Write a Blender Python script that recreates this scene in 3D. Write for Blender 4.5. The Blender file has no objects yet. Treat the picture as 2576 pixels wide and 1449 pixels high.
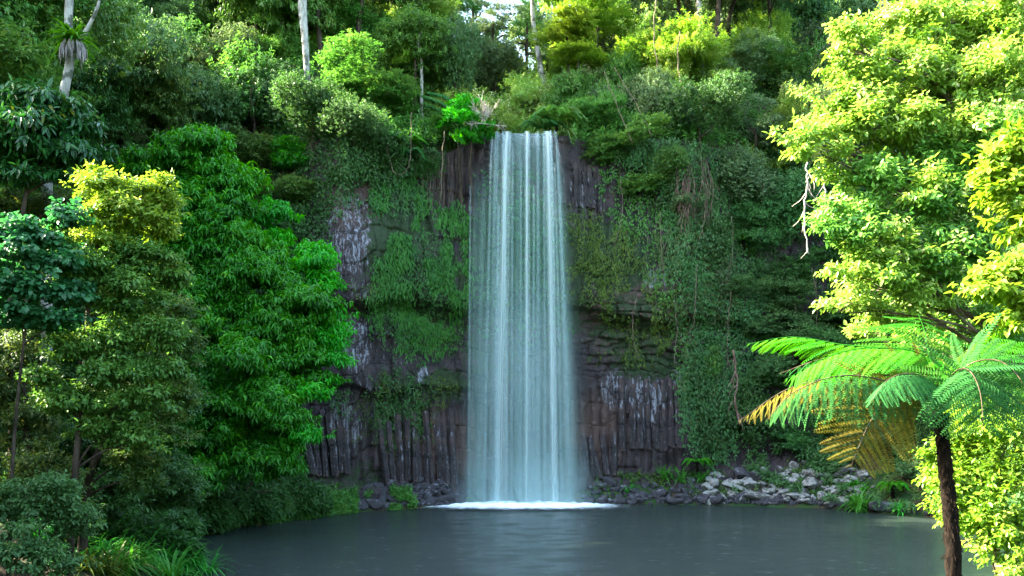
import bpy, math, random
import numpy as np
from mathutils import Matrix, Vector

# ------------------------------------------------------------------ camera, sky, sun, exposure
SC = bpy.context.scene
COL = SC.collection
FPX = 2318.0; W0 = 2576.0; H0 = 1449.0; CX = 1288.0; HY = 1064.0; CZ = 4.0
cam = bpy.data.cameras.new('camera'); cam_o = bpy.data.objects.new('camera', cam); COL.objects.link(cam_o)
cam.sensor_width = 36; cam.lens = 36 * FPX / W0
cam.shift_y = (HY - H0 / 2) / W0
cam.clip_start = 0.1; cam.clip_end = 3000
cam_o.location = (0, 0, CZ); cam_o.rotation_euler = (math.pi / 2, 0, 0)
SC.camera = cam_o

SUN = Vector((-0.84, 0.12, 0.58)).normalized()
sun_el = math.asin(SUN.z); sun_az = math.atan2(SUN.x, SUN.y)
world = bpy.data.worlds.new('World'); SC.world = world; world.use_nodes = True
wn = world.node_tree; bg = wn.nodes['Background']
sky = wn.nodes.new('ShaderNodeTexSky'); sky.sky_type = 'NISHITA'; sky.sun_disc = False
sky.sun_elevation = sun_el; sky.sun_rotation = sun_az; sky.air_density = 1.0; sky.dust_density = 1.6; sky.ozone_density = 1.0
wn.links.new(sky.outputs[0], bg.inputs[0]); bg.inputs[1].default_value = 0.15
sl = bpy.data.lights.new('sun', 'SUN'); sl.energy = 5.0; sl.angle = math.radians(0.6); sl.color = (1.0, 0.95, 0.84)
so = bpy.data.objects.new('sun', sl); COL.objects.link(so)
so.rotation_euler = SUN.to_track_quat('Z', 'Y').to_euler()
vs = SC.view_settings; vs.view_transform = 'Standard'; vs.look = 'None'; vs.gamma = 1; vs.use_curve_mapping = False
vs.exposure = 3.95
vs.use_white_balance = True; vs.white_balance_temperature = 7300; vs.white_balance_tint = 4
SC.render.engine = 'CYCLES'
cy = SC.cycles
cy.max_bounces = 8; cy.diffuse_bounces = 6; cy.glossy_bounces = 2; cy.transmission_bounces = 5; cy.transparent_max_bounces = 24
cy.volume_bounces = 0; cy.use_denoising = True; cy.sample_clamp_indirect = 6; cy.caustics_reflective = False; cy.caustics_refractive = False

# ------------------------------------------------------------------ helpers
def at(px, py, Y):
    return np.array([(px - CX) / FPX * Y, Y, CZ - (py - HY) / FPX * Y])

def smooth(a, b, x):
    t = np.clip((x - a) / (b - a), 0, 1); return t * t * (3 - 2 * t)

def nrm(v):
    return v / np.maximum(np.linalg.norm(v, axis=-1, keepdims=True), 1e-9)

def _hash(ix, iy, iz, seed):
    n = (ix * 374761393 + iy * 668265263 + iz * 2147483647 + seed * 1274126177) & 0xFFFFFFFF
    n = ((n ^ (n >> 13)) * 1274126177) & 0xFFFFFFFF
    n = (n ^ (n >> 16)) * 2246822519 & 0xFFFFFFFF
    return ((n ^ (n >> 15)) & 0xFFFFFF) / float(0xFFFFFF)

def vnoise(x, y, z, seed=0):
    x, y, z = np.broadcast_arrays(np.asarray(x, float), np.asarray(y, float), np.asarray(z, float))
    ix, iy, iz = np.floor(x).astype(np.int64), np.floor(y).astype(np.int64), np.floor(z).astype(np.int64)
    fx, fy, fz = x - ix, y - iy, z - iz
    fx, fy, fz = [f * f * (3 - 2 * f) for f in (fx, fy, fz)]
    r = 0
    for a in (0, 1):
        for b in (0, 1):
            for c in (0, 1):
                r = r + _hash(ix + a, iy + b, iz + c, seed) * (fx if a else 1 - fx) * (fy if b else 1 - fy) * (fz if c else 1 - fz)
    return r * 2 - 1

def fbm(x, y, z, seed=0, oct=3):
    r = 0; a = 1.0; s = 0
    for k in range(oct):
        r = r + a * vnoise(x * 2 ** k, y * 2 ** k, z * 2 ** k, seed + k); s += a; a *= .5
    return r / s

def blocks(u, v, cu, cv, seed):
    """jittered rectangular cells: returns (cell random, distance to edge 0..1)"""
    iv = np.floor(v / cv + .35 * vnoise(u / cu * .7, v * 0, 0, seed + 9)).astype(np.int64)
    uu = u / cu + _hash(iv, iv * 0, iv * 0, seed) * 7.3 + .25 * vnoise(u * 0, v / cv * 1.7, iv * 1.0, seed + 5)
    iu = np.floor(uu).astype(np.int64)
    fu = uu - iu; vv = v / cv + .35 * vnoise(u / cu * .7, v * 0, 0, seed + 9); fv = vv - np.floor(vv)
    e = np.minimum(np.minimum(fu, 1 - fu) * cu, np.minimum(fv, 1 - fv) * cv)
    return _hash(iu, iv, iv * 0, seed + 2), e

def mesh_from(name, V, F, mats=(), smooth_=False, attr=None):
    """V (n,3), F (m,k) int array with constant k, or list"""
    me = bpy.data.meshes.new(name)
    V = np.asarray(V, dtype=np.float32)
    if isinstance(F, list):
        me.from_pydata(V.tolist(), [], F)
    else:
        F = np.asarray(F, dtype=np.int32); m, k = F.shape
        me.vertices.add(len(V)); me.vertices.foreach_set('co', V.ravel())
        me.loops.add(m * k); me.loops.foreach_set('vertex_index', F.ravel())
        me.polygons.add(m); me.polygons.foreach_set('loop_start', np.arange(0, m * k, k, dtype=np.int32))
        try: me.polygons.foreach_set('loop_total', np.full(m, k, dtype=np.int32))
        except Exception: pass
        me.update(calc_edges=True)
    for mt in mats: me.materials.append(mt)
    if smooth_: me.shade_smooth()
    if attr is not None:
        for an, arr, dom in attr:
            a = me.attributes.new(an, 'FLOAT', dom); a.data.foreach_set('value', np.asarray(arr, dtype=np.float32))
    return me

def tag(o, label=None, cat=None, group=None, kind=None):
    if label: o['label'] = label
    if cat: o['category'] = cat
    if group: o['group'] = group
    if kind: o['kind'] = kind
    return o

def link(name, data, parent=None, loc=None, mat=None):
    o = bpy.data.objects.new(name, data); COL.objects.link(o)
    if parent is not None: o.parent = parent
    if loc is not None: o.location = loc
    if mat is not None:
        o.material_slots[0].link = 'OBJECT'; o.material_slots[0].material = mat
    return o

class MB:
    def __init__(s): s.V = []; s.F = []; s.n = 0
    def add(s, V, F):
        s.V.append(np.asarray(V, float)); s.F += [tuple(int(i) + s.n for i in f) for f in F]; s.n += len(V)
    def tube(s, P, R, seg=6, cap=True, rough=0, rng=None):
        P = np.asarray(P, float); n = len(P); R = np.broadcast_to(np.asarray(R, float), (n,))
        T = nrm(np.gradient(P, axis=0)); a = np.array([0, 0, 1.]) if abs(T[0][2]) < .9 else np.array([1., 0, 0])
        V = []
        u = nrm(np.cross(T[0], a))
        for i in range(n):
            u = nrm(u - T[i] * np.dot(u, T[i])); w = np.cross(T[i], u)
            for k in range(seg):
                ph = 2 * math.pi * k / seg
                rr = R[i] * (1 + (rng.uniform(-rough, rough) if rng is not None else 0))
                V.append(P[i] + rr * (math.cos(ph) * u + math.sin(ph) * w))
        F = []
        for i in range(n - 1):
            for k in range(seg):
                k2 = (k + 1) % seg; F.append((i * seg + k, i * seg + k2, (i + 1) * seg + k2, (i + 1) * seg + k))
        if cap: F.append(tuple(range(seg - 1, -1, -1))); F.append(tuple((n - 1) * seg + k for k in range(seg)))
        s.add(V, F)
    def mesh(s, name, mats, smooth_=True):
        return mesh_from(name, np.concatenate(s.V), s.F, mats, smooth_)

def bez(P, n=8):
    """Catmull-Rom through control points"""
    P = np.asarray(P, float)
    Q = np.vstack([2 * P[0] - P[1], P, 2 * P[-1] - P[-2]]); out = []
    for i in range(1, len(Q) - 2):
        for t in np.linspace(0, 1, n, endpoint=False):
            a, b, c, d = Q[i - 1], Q[i], Q[i + 1], Q[i + 2]
            out.append(.5 * (2 * b + (c - a) * t + (2 * a - 5 * b + 4 * c - d) * t * t + (3 * b - a - 3 * c + d) * t ** 3))
    out.append(Q[-2]); return np.array(out)

# ------------------------------------------------------------------ node helpers and materials
class NT:
    def __init__(s, name):
        s.m = bpy.data.materials.new(name); s.m.use_nodes = True; s.t = s.m.node_tree; s.t.nodes.clear()
        s.out = s.t.nodes.new('ShaderNodeOutputMaterial')
    def n(s, typ, ins=None, out=0, **kw):
        nd = s.t.nodes.new('ShaderNode' + typ)
        for k, v in kw.items(): setattr(nd, k, v)
        for k, v in (ins or {}).items():
            if isinstance(v, bpy.types.NodeSocket): s.t.links.new(v, nd.inputs[k])
            else: nd.inputs[k].default_value = v
        return nd.outputs[out] if out is not None else nd
    def math(s, op, a, b=0.0, c=None, clamp=False):
        ins = {0: a, 1: b}
        if c is not None: ins[2] = c
        return s.n('Math', ins, operation=op, use_clamp=clamp)
    def mix(s, f, a, b):
        def c4(x): return x if isinstance(x, bpy.types.NodeSocket) else (tuple(x) + (1,))[:4]
        nd = s.t.nodes.new('ShaderNodeMix'); nd.data_type = 'RGBA'
        for i, v in ((0, f), (6, c4(a)), (7, c4(b))):
            if isinstance(v, bpy.types.NodeSocket): s.t.links.new(v, nd.inputs[i])
            else: nd.inputs[i].default_value = v
        return nd.outputs[2]
    def ramp(s, f, a, b):
        return s.n('MapRange', {0: f, 1: a, 2: b, 3: 0.0, 4: 1.0}, clamp=True, interpolation_type='SMOOTHSTEP')
    def noise(s, vec, scale, detail=3.0, rough=.55):
        return s.n('TexNoise', {'Vector': vec, 'Scale': scale, 'Detail': detail, 'Roughness': rough})
    def scaled(s, vec, sc, off=(0, 0, 0)):
        return s.n('Mapping', {'Vector': vec, 'Scale': sc, 'Location': off})
    def surf(s, sh): s.t.links.new(sh, s.out.inputs['Surface']); return s.m
    def bump(s, h, strength=.5, dist=.1):
        return s.n('Bump', {'Height': h, 'Strength': strength, 'Distance': dist})

MAT = {}
def leaf_mat(name, a, b, trans=.4, young=None, rough=.5, tcol=None, spec=.3):
    t = NT(name)
    tint = t.n('Attribute', None, 2, attribute_name='tint')
    rnd = t.n('ObjectInfo', None, 5)
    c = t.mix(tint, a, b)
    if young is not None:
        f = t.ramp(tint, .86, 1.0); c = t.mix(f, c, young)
    hs = t.n('HueSaturation', {'Hue': t.math('MULTIPLY_ADD', rnd, .03, .485), 'Saturation': 1.0,
                               'Value': t.math('MULTIPLY_ADD', rnd, .35, .85), 'Color': c})
    pr = t.n('BsdfPrincipled', {'Base Color': hs, 'Roughness': rough, 'Specular IOR Level': spec})
    tc = t.n('HueSaturation', {'Hue': .485, 'Saturation': 1.05, 'Value': 1.5 if tcol is None else tcol, 'Color': hs})
    tr = t.n('BsdfTranslucent', {'Color': tc})
    MAT[name] = t.surf(t.n('MixShader', {0: trans, 1: pr, 2: tr}))
    return MAT[name]

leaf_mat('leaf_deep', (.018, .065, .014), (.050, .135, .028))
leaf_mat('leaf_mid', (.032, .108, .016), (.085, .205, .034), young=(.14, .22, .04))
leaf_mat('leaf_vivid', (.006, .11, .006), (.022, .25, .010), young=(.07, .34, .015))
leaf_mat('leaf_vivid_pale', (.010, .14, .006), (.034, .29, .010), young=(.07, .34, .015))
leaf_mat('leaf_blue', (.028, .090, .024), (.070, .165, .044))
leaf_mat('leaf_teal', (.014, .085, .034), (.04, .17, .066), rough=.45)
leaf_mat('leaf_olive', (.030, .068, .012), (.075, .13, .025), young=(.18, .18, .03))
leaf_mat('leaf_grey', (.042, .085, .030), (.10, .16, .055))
leaf_mat('leaf_yellow', (.08, .19, .015), (.20, .34, .045), young=(.38, .42, .09), trans=.45, rough=.4)  # yellow of sunlit crowns put into the leaf colour
leaf_mat('leaf_lime', (.09, .19, .02), (.24, .35, .07), young=(.42, .42, .2), trans=.42, rough=.38)  # pale species, with sunlit highlights also put into its colour
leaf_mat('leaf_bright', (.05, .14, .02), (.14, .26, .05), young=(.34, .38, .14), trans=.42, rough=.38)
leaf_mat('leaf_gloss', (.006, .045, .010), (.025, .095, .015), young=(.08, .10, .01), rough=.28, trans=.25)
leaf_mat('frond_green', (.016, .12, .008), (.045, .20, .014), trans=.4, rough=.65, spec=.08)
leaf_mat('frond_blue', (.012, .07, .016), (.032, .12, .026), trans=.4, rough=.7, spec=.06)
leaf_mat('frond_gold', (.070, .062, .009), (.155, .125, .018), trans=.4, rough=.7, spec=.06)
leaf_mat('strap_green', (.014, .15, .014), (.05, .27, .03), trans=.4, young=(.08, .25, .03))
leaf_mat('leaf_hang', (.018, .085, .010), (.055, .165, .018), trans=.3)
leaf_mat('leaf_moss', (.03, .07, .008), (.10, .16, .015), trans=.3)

def bark_mat(name, a, b, sc=6.0, lich=None):
    t = NT(name); g = t.n('TexCoord', None, 3)
    f = t.noise(t.scaled(g, (1, 1, .3)), sc, 5)
    c = t.mix(t.ramp(f, .35, .65), a, b)
    if lich is not None:
        c = t.mix(t.ramp(t.noise(g, sc * .6, 4), .52, .6), c, lich)
    MAT[name] = t.surf(t.n('BsdfPrincipled', {'Base Color': c, 'Roughness': .9, 'Specular IOR Level': .06, 'Normal': t.bump(f, .8, .03)}))
bark_mat('bark_dark', (.018, .014, .010), (.05, .038, .028))
bark_mat('bark_brown', (.04, .028, .018), (.10, .075, .05))
bark_mat('bark_pale', (.12, .115, .10), (.27, .26, .235), 5, (.06, .065, .05))
bark_mat('bark_tan', (.055, .042, .028), (.13, .10, .07))
bark_mat('bark_fibre', (.003, .002, .0015), (.011, .007, .005), 22)
bark_mat('dead_wood', (.22, .18, .15), (.40, .34, .30), 9)
bark_mat('dry_vine', (.06, .035, .028), (.13, .08, .065), 9)

# ------------------------------------------------------------------ the lie of the land
TC = np.array([1.0, 28.0])
PROF = {
 'fall':  [(-1.5, -1.6), (0, 0), (.9, .2), (1.6, .5), (1.7, 6), (1.8, 12), (1.95, 18.45), (6, 18.6), (15, 20), (40, 27), (130, 48)],
 'rclf':  [(-1.5, -1.6), (0, 0), (1.6, .9), (2.5, 1.7), (2.8, 8), (3.1, 13), (3.8, 18.8), (7, 21.5), (16, 28), (42, 43), (130, 62)],
 'lclf':  [(-1.5, -1.6), (0, 0), (1.0, .6), (1.9, 1.3), (2.1, 7), (2.2, 12), (2.8, 17.6), (6, 20.5), (15, 27), (42, 42), (130, 62)],
 'rwall': [(-1.5, -1.6), (0, 0), (2.6, 1.5), (4.6, 2.6), (6, 8), (8, 13), (11, 18), (15, 23), (26, 31), (48, 45), (130, 62)],
 'rbank': [(-1.5, -1.6), (0, 0), (1.5, .6), (3, 1.4), (6, 3), (10, 6), (15, 10), (22, 14), (35, 20), (60, 26), (130, 38)],
 'lslope':[(-1.5, -1.6), (0, 0), (.5, .8), (2.5, 1.7), (5.5, 6), (8.5, 12), (12, 17), (17, 22), (30, 31), (52, 44), (130, 60)],
 'lnear': [(-1.5, -1.6), (0, 0), (1, .5), (3, 1.0), (6, 2.5), (10, 5), (15, 9), (22, 14), (35, 21), (60, 29), (130, 40)],
 'front': [(-1.5, -1.6), (0, 0), (1, .4), (2.5, .9), (5, 1.6), (8, 2.2), (15, 2.5), (30, 3), (50, 4), (80, 5), (130, 6)],
}
CTRL = [(0, 9, 'front'), (-5, 10.5, 'front'), (-8.2, 14, 'lnear'), (-8.0, 20, 'lnear'), (-8.2, 23.5, 'lnear'), (-9.8, 27, 'lnear'), (-11.2, 31.5, 'lslope'),
        (-10.2, 36, 'lslope'), (-8.3, 39.3, 'lslope'), (-6.8, 41.2, 'lclf'), (-5.3, 42.5, 'lclf'), (-2.6, 44.2, 'lclf'), (-1.2, 44.5, 'fall'), (.5, 44.6, 'fall'), (2.4, 44.6, 'fall'),
        (3.6, 44.7, 'rclf'), (8.1, 45.0, 'rclf'), (11.9, 44.3, 'rwall'), (15.8, 42, 'rwall'), (17.6, 38.5, 'rwall'), (18, 33, 'rbank'), (15.5, 27.5, 'rbank'),
        (13.0, 23.5, 'rbank'), (10.5, 19, 'rbank'), (6.6, 14.4, 'rbank'), (4.7, 12.9, 'front'), (3, 11, 'front')]
_th = []; 
for x, y, k in CTRL: _th.append(math.atan2(x - TC[0], y - TC[1]))
_o = np.argsort(_th); TH = np.array(_th)[_o]
RR = np.array([math.hypot(CTRL[i][0] - TC[0], CTRL[i][1] - TC[1]) for i in _o])
PD = np.array([[p[0] for p in PROF[CTRL[i][2]]] for i in _o]); PZ = np.array([[p[1] for p in PROF[CTRL[i][2]]] for i in _o])
KP = PD.shape[1]

def shore_R(th): return np.interp(th, TH, RR, period=2 * math.pi) + .25 * vnoise(np.asarray(th) * 14, 0, 0, 3)
def prof(th):
    th = np.asarray(th)
    d = np.stack([np.interp(th, TH, PD[:, k], period=2 * math.pi) for k in range(KP)], -1)
    z = np.stack([np.interp(th, TH, PZ[:, k], period=2 * math.pi) for k in range(KP)], -1)
    return d, z

def ground_z(x, y):
    x = np.atleast_1d(np.asarray(x, float)); y = np.atleast_1d(np.asarray(y, float))
    th = np.arctan2(x - TC[0], y - TC[1]); r = np.hypot(x - TC[0], y - TC[1])
    d = r - shore_R(th); D, Z = prof(th)
    z = np.where(d <= D[:, 0], Z[:, 0], Z[:, -1])
    for k in range(KP - 1):
        a, b = D[:, k], D[:, k + 1]; m = (d > a) & (d <= b)
        z = np.where(m, Z[:, k] + (Z[:, k + 1] - Z[:, k]) * (d - a) / (b - a), z)
    return z
def gz(x, y): return float(ground_z(x, y)[0])

def hit(px, py, y0=8, y1=75):
    Ys = np.arange(y0, y1, .08); P = np.stack([(px - CX) / FPX * Ys, Ys, CZ - (py - HY) / FPX * Ys], -1)
    g = ground_z(P[:, 0], P[:, 1]); m_ = P[:, 2] < np.maximum(g, 0); i = int(np.argmax(m_))
    if not m_.any() or i == 0: return None
    return np.array([P[i, 0], P[i, 1], max(g[i], 0)])

# soil / litter
t = NT('forest_floor'); g = t.n('TexCoord', None, 3)
n1 = t.noise(g, .6, 5); n2 = t.noise(g, 7, 5, .7)
c = t.mix(t.ramp(n2, .35, .65), (.018, .013, .008), (.06, .045, .028)); c = t.mix(t.ramp(n1, .4, .55), c, (.018, .045, .012))
t.surf(t.n('BsdfPrincipled', {'Base Color': c, 'Roughness': .95, 'Specular IOR Level': .1, 'Normal': t.bump(n2, 1.0, .12)})); MAT['floor'] = t.m

def cliff_window(th):  # where the fine cliff mesh takes over
    return smooth(math.radians(-50), math.radians(-44), th) * (1 - smooth(math.radians(34), math.radians(40), th))

NTH = 900; th = np.linspace(-math.pi, math.pi, NTH, endpoint=False)
D, Z = prof(th); sub = [2, 3, 4, 5, 8, 8, 8, 8, 8, 8]
rows = []
for k in range(KP - 1):
    for s in range(sub[k]): rows.append((k, s / sub[k]))
rows.append((KP - 2, 1.0))
R0 = shore_R(th); G = []
for k, f in rows:
    d = D[:, k] * (1 - f) + D[:, k + 1] * f; z = Z[:, k] * (1 - f) + Z[:, k + 1] * f
    kk = k + f
    w = cliff_window(th) * float(smooth(2.2, 3.0, kk) * (1 - smooth(5.9, 6.2, kk)))
    d = d + .9 * w
    x = TC[0] + (R0 + d) * np.sin(th); y = TC[1] + (R0 + d) * np.cos(th)
    a = float(smooth(1.0, 3.0, kk))
    nz = fbm(x * .35, y * .35, z * .35, 11) * .9 * a * float(smooth(6, 8, kk) * .8 + .2) + fbm(x * 1.7, y * 1.7, z * 1.7, 21) * .12 * float(smooth(.4, 1.2, kk))
    creek = np.exp(-((x - .6) / 2.2) ** 2) * float(kk > 5.9) * (y > 44)
    z = z + nz * (1 - creek) - creek * .45 * float(smooth(5.9, 6.5, kk))
    G.append(np.stack([x, y, z], -1))
G = np.array(G); NR = len(rows)
# the pool bed closes the middle
Vt = np.concatenate([G.reshape(-1, 3), [[TC[0], TC[1], -2.2]]])
i, j = np.meshgrid(np.arange(NR - 1), np.arange(NTH), indexing='ij'); j2 = (j + 1) % NTH
Fq = np.stack([i * NTH + j, i * NTH + j2, (i + 1) * NTH + j2, (i + 1) * NTH + j], -1).reshape(-1, 4)
Fl = np.vstack([Fq, np.stack([np.arange(NTH), np.full(NTH, NR * NTH), np.full(NTH, NR * NTH), (np.arange(NTH) + 1) % NTH], -1)[:0]])
terr = mesh_from('forest_floor', Vt, Fl, [MAT['floor']], True)
tag(link('forest_floor', terr), kind='structure')
bedV = np.concatenate([G[0], [[TC[0], TC[1], -2.4]]])
tag(link('pool_bed', mesh_from('pool_bed', bedV, [(k, NTH, (k + 1) % NTH) for k in range(NTH)], [MAT['floor']])), kind='structure')

# ------------------------------------------------------------------ water
t = NT('pool_water'); g = t.n('TexCoord', None, 3)
w1 = t.noise(t.scaled(g, (.8, 2.6, 1)), 1.3, 4, .6); w2 = t.noise(t.scaled(g, (2.2, 8, 1)), 2.2, 3, .6)
w3 = t.noise(t.scaled(g, (3.5, 14, 1)), 2.0, 3, .6); h = t.math('ADD', t.math('MULTIPLY', w1, .6), t.math('ADD', t.math('MULTIPLY', w2, .45), t.math('MULTIPLY', w3, .35)))
silt = t.mix(t.ramp(t.noise(g, .12, 3), .35, .7), (.013, .022, .018), (.020, .029, .023))
pr = t.n('BsdfPrincipled', {'Base Color': silt, 'Roughness': .16, 'IOR': 1.33, 'Normal': t.bump(h, .85, .15)})
MAT['water'] = t.surf(pr)
bx = np.array([(-45, -25, 0), (45, -25, 0), (45, 75, 0), (-45, 75, 0)], float)
nw = 120; gx, gy = np.meshgrid(np.linspace(-16, 22, nw), np.linspace(6, 49, nw))
Vw = np.stack([gx.ravel(), gy.ravel(), .012 * vnoise(gx.ravel() * 1.4, gy.ravel() * 2.2, 0, 5)], -1)
i, j = np.meshgrid(np.arange(nw - 1), np.arange(nw - 1), indexing='ij'); i = i.ravel(); j = j.ravel()
Fw = np.stack([i * nw + j, i * nw + j + 1, (i + 1) * nw + j + 1, (i + 1) * nw + j], -1)
tag(link('pool_water', mesh_from('pool_water', Vw, Fw, [MAT['water']], True)), kind='structure')

# ------------------------------------------------------------------ the cliff
def project(P):
    return CX + FPX * P[..., 0] / P[..., 1], HY - FPX * (P[..., 2] - CZ) / P[..., 1]

def ell(px, py, cx, cy, rx, ry, soft=.35):
    q = np.hypot((px - cx) / rx, (py - cy) / ry); return 1 - smooth(1 - soft, 1 + soft, q)

def cliff_pt(th, z):
    D, Z = prof(th); R = shore_R(th)
    d = np.zeros_like(z)
    for k in range(2, 6):
        za, zb = Z[..., k], Z[..., k + 1]
        f = np.clip((z - za) / np.maximum(zb - za, 1e-3), 0, 1 if k > 2 else 1)
        if k == 2: d = D[..., 2] + (D[..., 3] - D[..., 2]) * f
        else: d = d + (D[..., k + 1] - D[..., k]) * f
    return R, d

def cliff_disp(th, z, R):
    s = th * R; x = TC[0] + R * np.sin(th)
    o = .38 * fbm(s * .28, z * .28, 0, 31, 3) + .14 * fbm(s * 1.1, z * .7, 0, 35, 3) + .09 * fbm(s * 3.3, z * 2.6, 0, 41, 4)
    near = np.exp(-((x - .6) / 3.2) ** 4)
    # upper lava flow overhangs the lower one
    lip = 9.9 + .5 * vnoise(s * .5, 0, 0, 51) - .4 * smooth(3, 7, x) 
    o += smooth(lip - .25, lip + .15, z) * (1 - smooth(lip + 2.5, lip + 6, z)) * (.75 - .5 * near)
    o -= np.exp(-((z - lip + .5) / .35) ** 2) * .45 * (1 - .6 * near)
    # second ledge to the left
    l2 = 5.6 + .3 * vnoise(s * .6, 0, 0, 57)
    o += smooth(l2 - .2, l2 + .1, z) * (1 - smooth(l2 + .6, l2 + 2.5, z)) * .4 * (1 - smooth(-1.5, 1, x))
    # blocky layered rock, right of the fall
    lay = smooth(2.4, 4.0, x) * smooth(6.2, 6.9, z) * (1 - smooth(9.8, 10.6, z))
    rb, e = blocks(s + .3 * fbm(s, z, 0, 61), z + .15 * s * .3 + .25 * fbm(s * .7, z * .7, 0, 63), 1.15, .42, 71)
    o += lay * ((rb - .5) * .42 - .22 * np.exp(-(e / .035) ** 2))
    rb2, e2 = blocks(s * 1.0, z + .2 * fbm(s * .6, z, 0, 67), .7, 1.3, 77)
    o += (1 - lay) * ((rb2 - .5) * .22 - .10 * np.exp(-(e2 / .04) ** 2))
    # vertical fluting of columnar joints
    cw = .42; q = s / cw + .25 * fbm(s * .3, z * .25, 0, 83) ; fl = np.abs((q - np.floor(q)) - .5) * 2
    colr = _hash(np.floor(q).astype(np.int64), (z / 3.3 + 9 * _hash(np.floor(q).astype(np.int64), 0 * th.astype(np.int64), 0 * th.astype(np.int64), 7)).astype(np.int64), 0 * th.astype(np.int64), 88)
    cols = (1 - smooth(5.4, 6.2, z)) + smooth(11.5, 13.5, z) * smooth(2.5, 3.2, x) + smooth(12.5, 14.5, z) * smooth(-6, -4.5, x) * (1 - smooth(-1.5, -.8, x)) + .25
    o += np.clip(cols, 0, 1) * (.22 * (1 - fl ** 2.2) + .22 * (colr - .5))
    return o

TA, TB = math.radians(-50), math.radians(40)
NU, NV = 560, 360
thc = np.linspace(TA, TB, NU); 
Dc, Zc = prof(thc)
vv = np.linspace(0, 1, NV)
TH2, V2 = np.meshgrid(thc, vv)
ztop = np.interp(thc, thc, Zc[:, 6]) + .25; zbot = np.full(NU, -.3)
Z2 = zbot[None, :] + (ztop - zbot)[None, :] * V2
Rb, db = cliff_pt(TH2, Z2)
o = cliff_disp(TH2, Z2, Rb)
edge = smooth(TA, TA + .07, TH2) * (1 - smooth(TB - .07, TB, TH2))
o = o * edge - 1.2 * (1 - edge)
xapprox = TC[0] + Rb * np.sin(TH2)
o = o * np.where(V2 > .97, 1 - smooth(.97, 1, V2) * .9 * np.exp(-((xapprox - .6) / 2.4) ** 2), 1)
o -= smooth(.985, 1, V2) * .5
rad = Rb + db - o
PC = np.stack([TC[0] + rad * np.sin(TH2), TC[1] + rad * np.cos(TH2), Z2 + .05 * fbm(TH2 * 90, Z2 * 2, 0, 91)], -1)
pxs, pys = project(PC)
nz1 = fbm(TH2 * 60, Z2 * 1.2, 0, 101, 4); nz2 = fbm(TH2 * 150, Z2 * .45, 0, 105, 4)
pale = np.zeros_like(pxs); moss = np.zeros_like(pxs); warm = np.zeros_like(pxs)
for (a, b, c_, d_, w) in [(885, 590, 75, 110, .62), (905, 700, 80, 70, .4), (895, 860, 45, 80, .6), (860, 1080, 60, 80, .6), (1545, 980, 40, 60, .6), (1625, 1010, 45, 80, .72), (1700, 970, 20, 70, .8),
                          (1065, 950, 14, 26, 1.6), (1500, 860, 50, 50, .3), (1460, 500, 50, 90, .35), (1650, 700, 35, 30, .8), (930, 1010, 50, 70, .4), (990, 880, 60, 80, .25), (1625, 1050, 18, 26, 1.6)]:
    pale = np.maximum(pale, w * ell(pxs, pys, a, b, c_, d_, .4))
for (a, b, c_, d_, w) in [(1010, 640, 90, 200, 1), (1100, 760, 90, 130, .8), (1000, 1040, 70, 110, .8), (1310, 650, 150, 150, 1.0), (1540, 640, 110, 90, 1), (1600, 820, 130, 90, .7), (1640, 920, 100, 40, .8), (1120, 970, 60, 40, .9),
                          (1230, 860, 90, 120, .5), (1430, 720, 60, 140, .7), (880, 1200, 120, 40, .5)]:
    moss = np.maximum(moss, w * ell(pxs, pys, a, b, c_, d_, .5))
for (a, b, c_, d_, w) in [(1100, 1130, 120, 90, 1), (1500, 1090, 70, 90, .9), (1600, 800, 120, 90, .8), (1720, 700, 60, 120, .5), (900, 500, 90, 60, .6)]:
    warm = np.maximum(warm, w * ell(pxs, pys, a, b, c_, d_, .5))
i, j = np.meshgrid(np.arange(NV - 1), np.arange(NU - 1), indexing='ij'); i = i.ravel(); j = j.ravel()
Fc = np.stack([i * NU + j, i * NU + j + 1, (i + 1) * NU + j + 1, (i + 1) * NU + j], -1)

def rock_mat(name, attrs=True):
    t = NT(name); g = t.n('TexCoord', None, 3)
    base = t.noise(g, 1.1, 6, .65); fine = t.noise(g, 9, 5, .7)
    streak = t.noise(t.scaled(g, (7, 7, .8)), 1.0, 5, .7); spot = t.noise(t.scaled(g, (1, 1, .45)), 9, 4, .7)
    c = t.mix(t.ramp(base, .3, .7), (.011, .008, .009), (.046, .032, .032))
    if attrs:
        w = t.n('Attribute', None, 2, attribute_name='warm'); p = t.n('Attribute', None, 2, attribute_name='pale'); m = t.n('Attribute', None, 2, attribute_name='moss')
    else:
        w = t.ramp(base, .5, .7); p = t.math('MULTIPLY', .3, 1.0); m = t.math('MULTIPLY', .12, 1.0)
    c = t.mix(t.math('MULTIPLY', w, .85), c, t.mix(fine, (.05, .026, .02), (.12, .07, .055)))
    lk = t.math('ADD', t.math('MULTIPLY', streak, .62), t.math('MULTIPLY', spot, .38))
    lk = t.ramp(t.math('ADD', lk, t.math('MULTIPLY', p, .20)), .61, .69)
    lk = t.math('MULTIPLY', lk, t.ramp(p, .02, .25))
    c = t.mix(t.math('MULTIPLY', lk, .85), c, t.mix(fine, (.12, .12, .15), (.32, .32, .36)))
    mk = t.ramp(t.math('ADD', t.noise(g, 3.2, 6, .7), t.math('MULTIPLY', m, .32)), .58, .72)
    mk = t.math('MULTIPLY', mk, t.ramp(m, .02, .4))
    c = t.mix(mk, c, t.mix(fine, (.007, .018, .006), (.022, .042, .010)))
    hh = t.math('ADD', t.math('MULTIPLY', fine, .5), t.math('ADD', base, streak))
    rgh = t.math('MULTIPLY_ADD', base, .4, .42)
    return t.surf(t.n('BsdfPrincipled', {'Base Color': c, 'Roughness': rgh, 'Specular IOR Level': .28, 'Normal': t.bump(hh, 1.0, .16)}))
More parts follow.
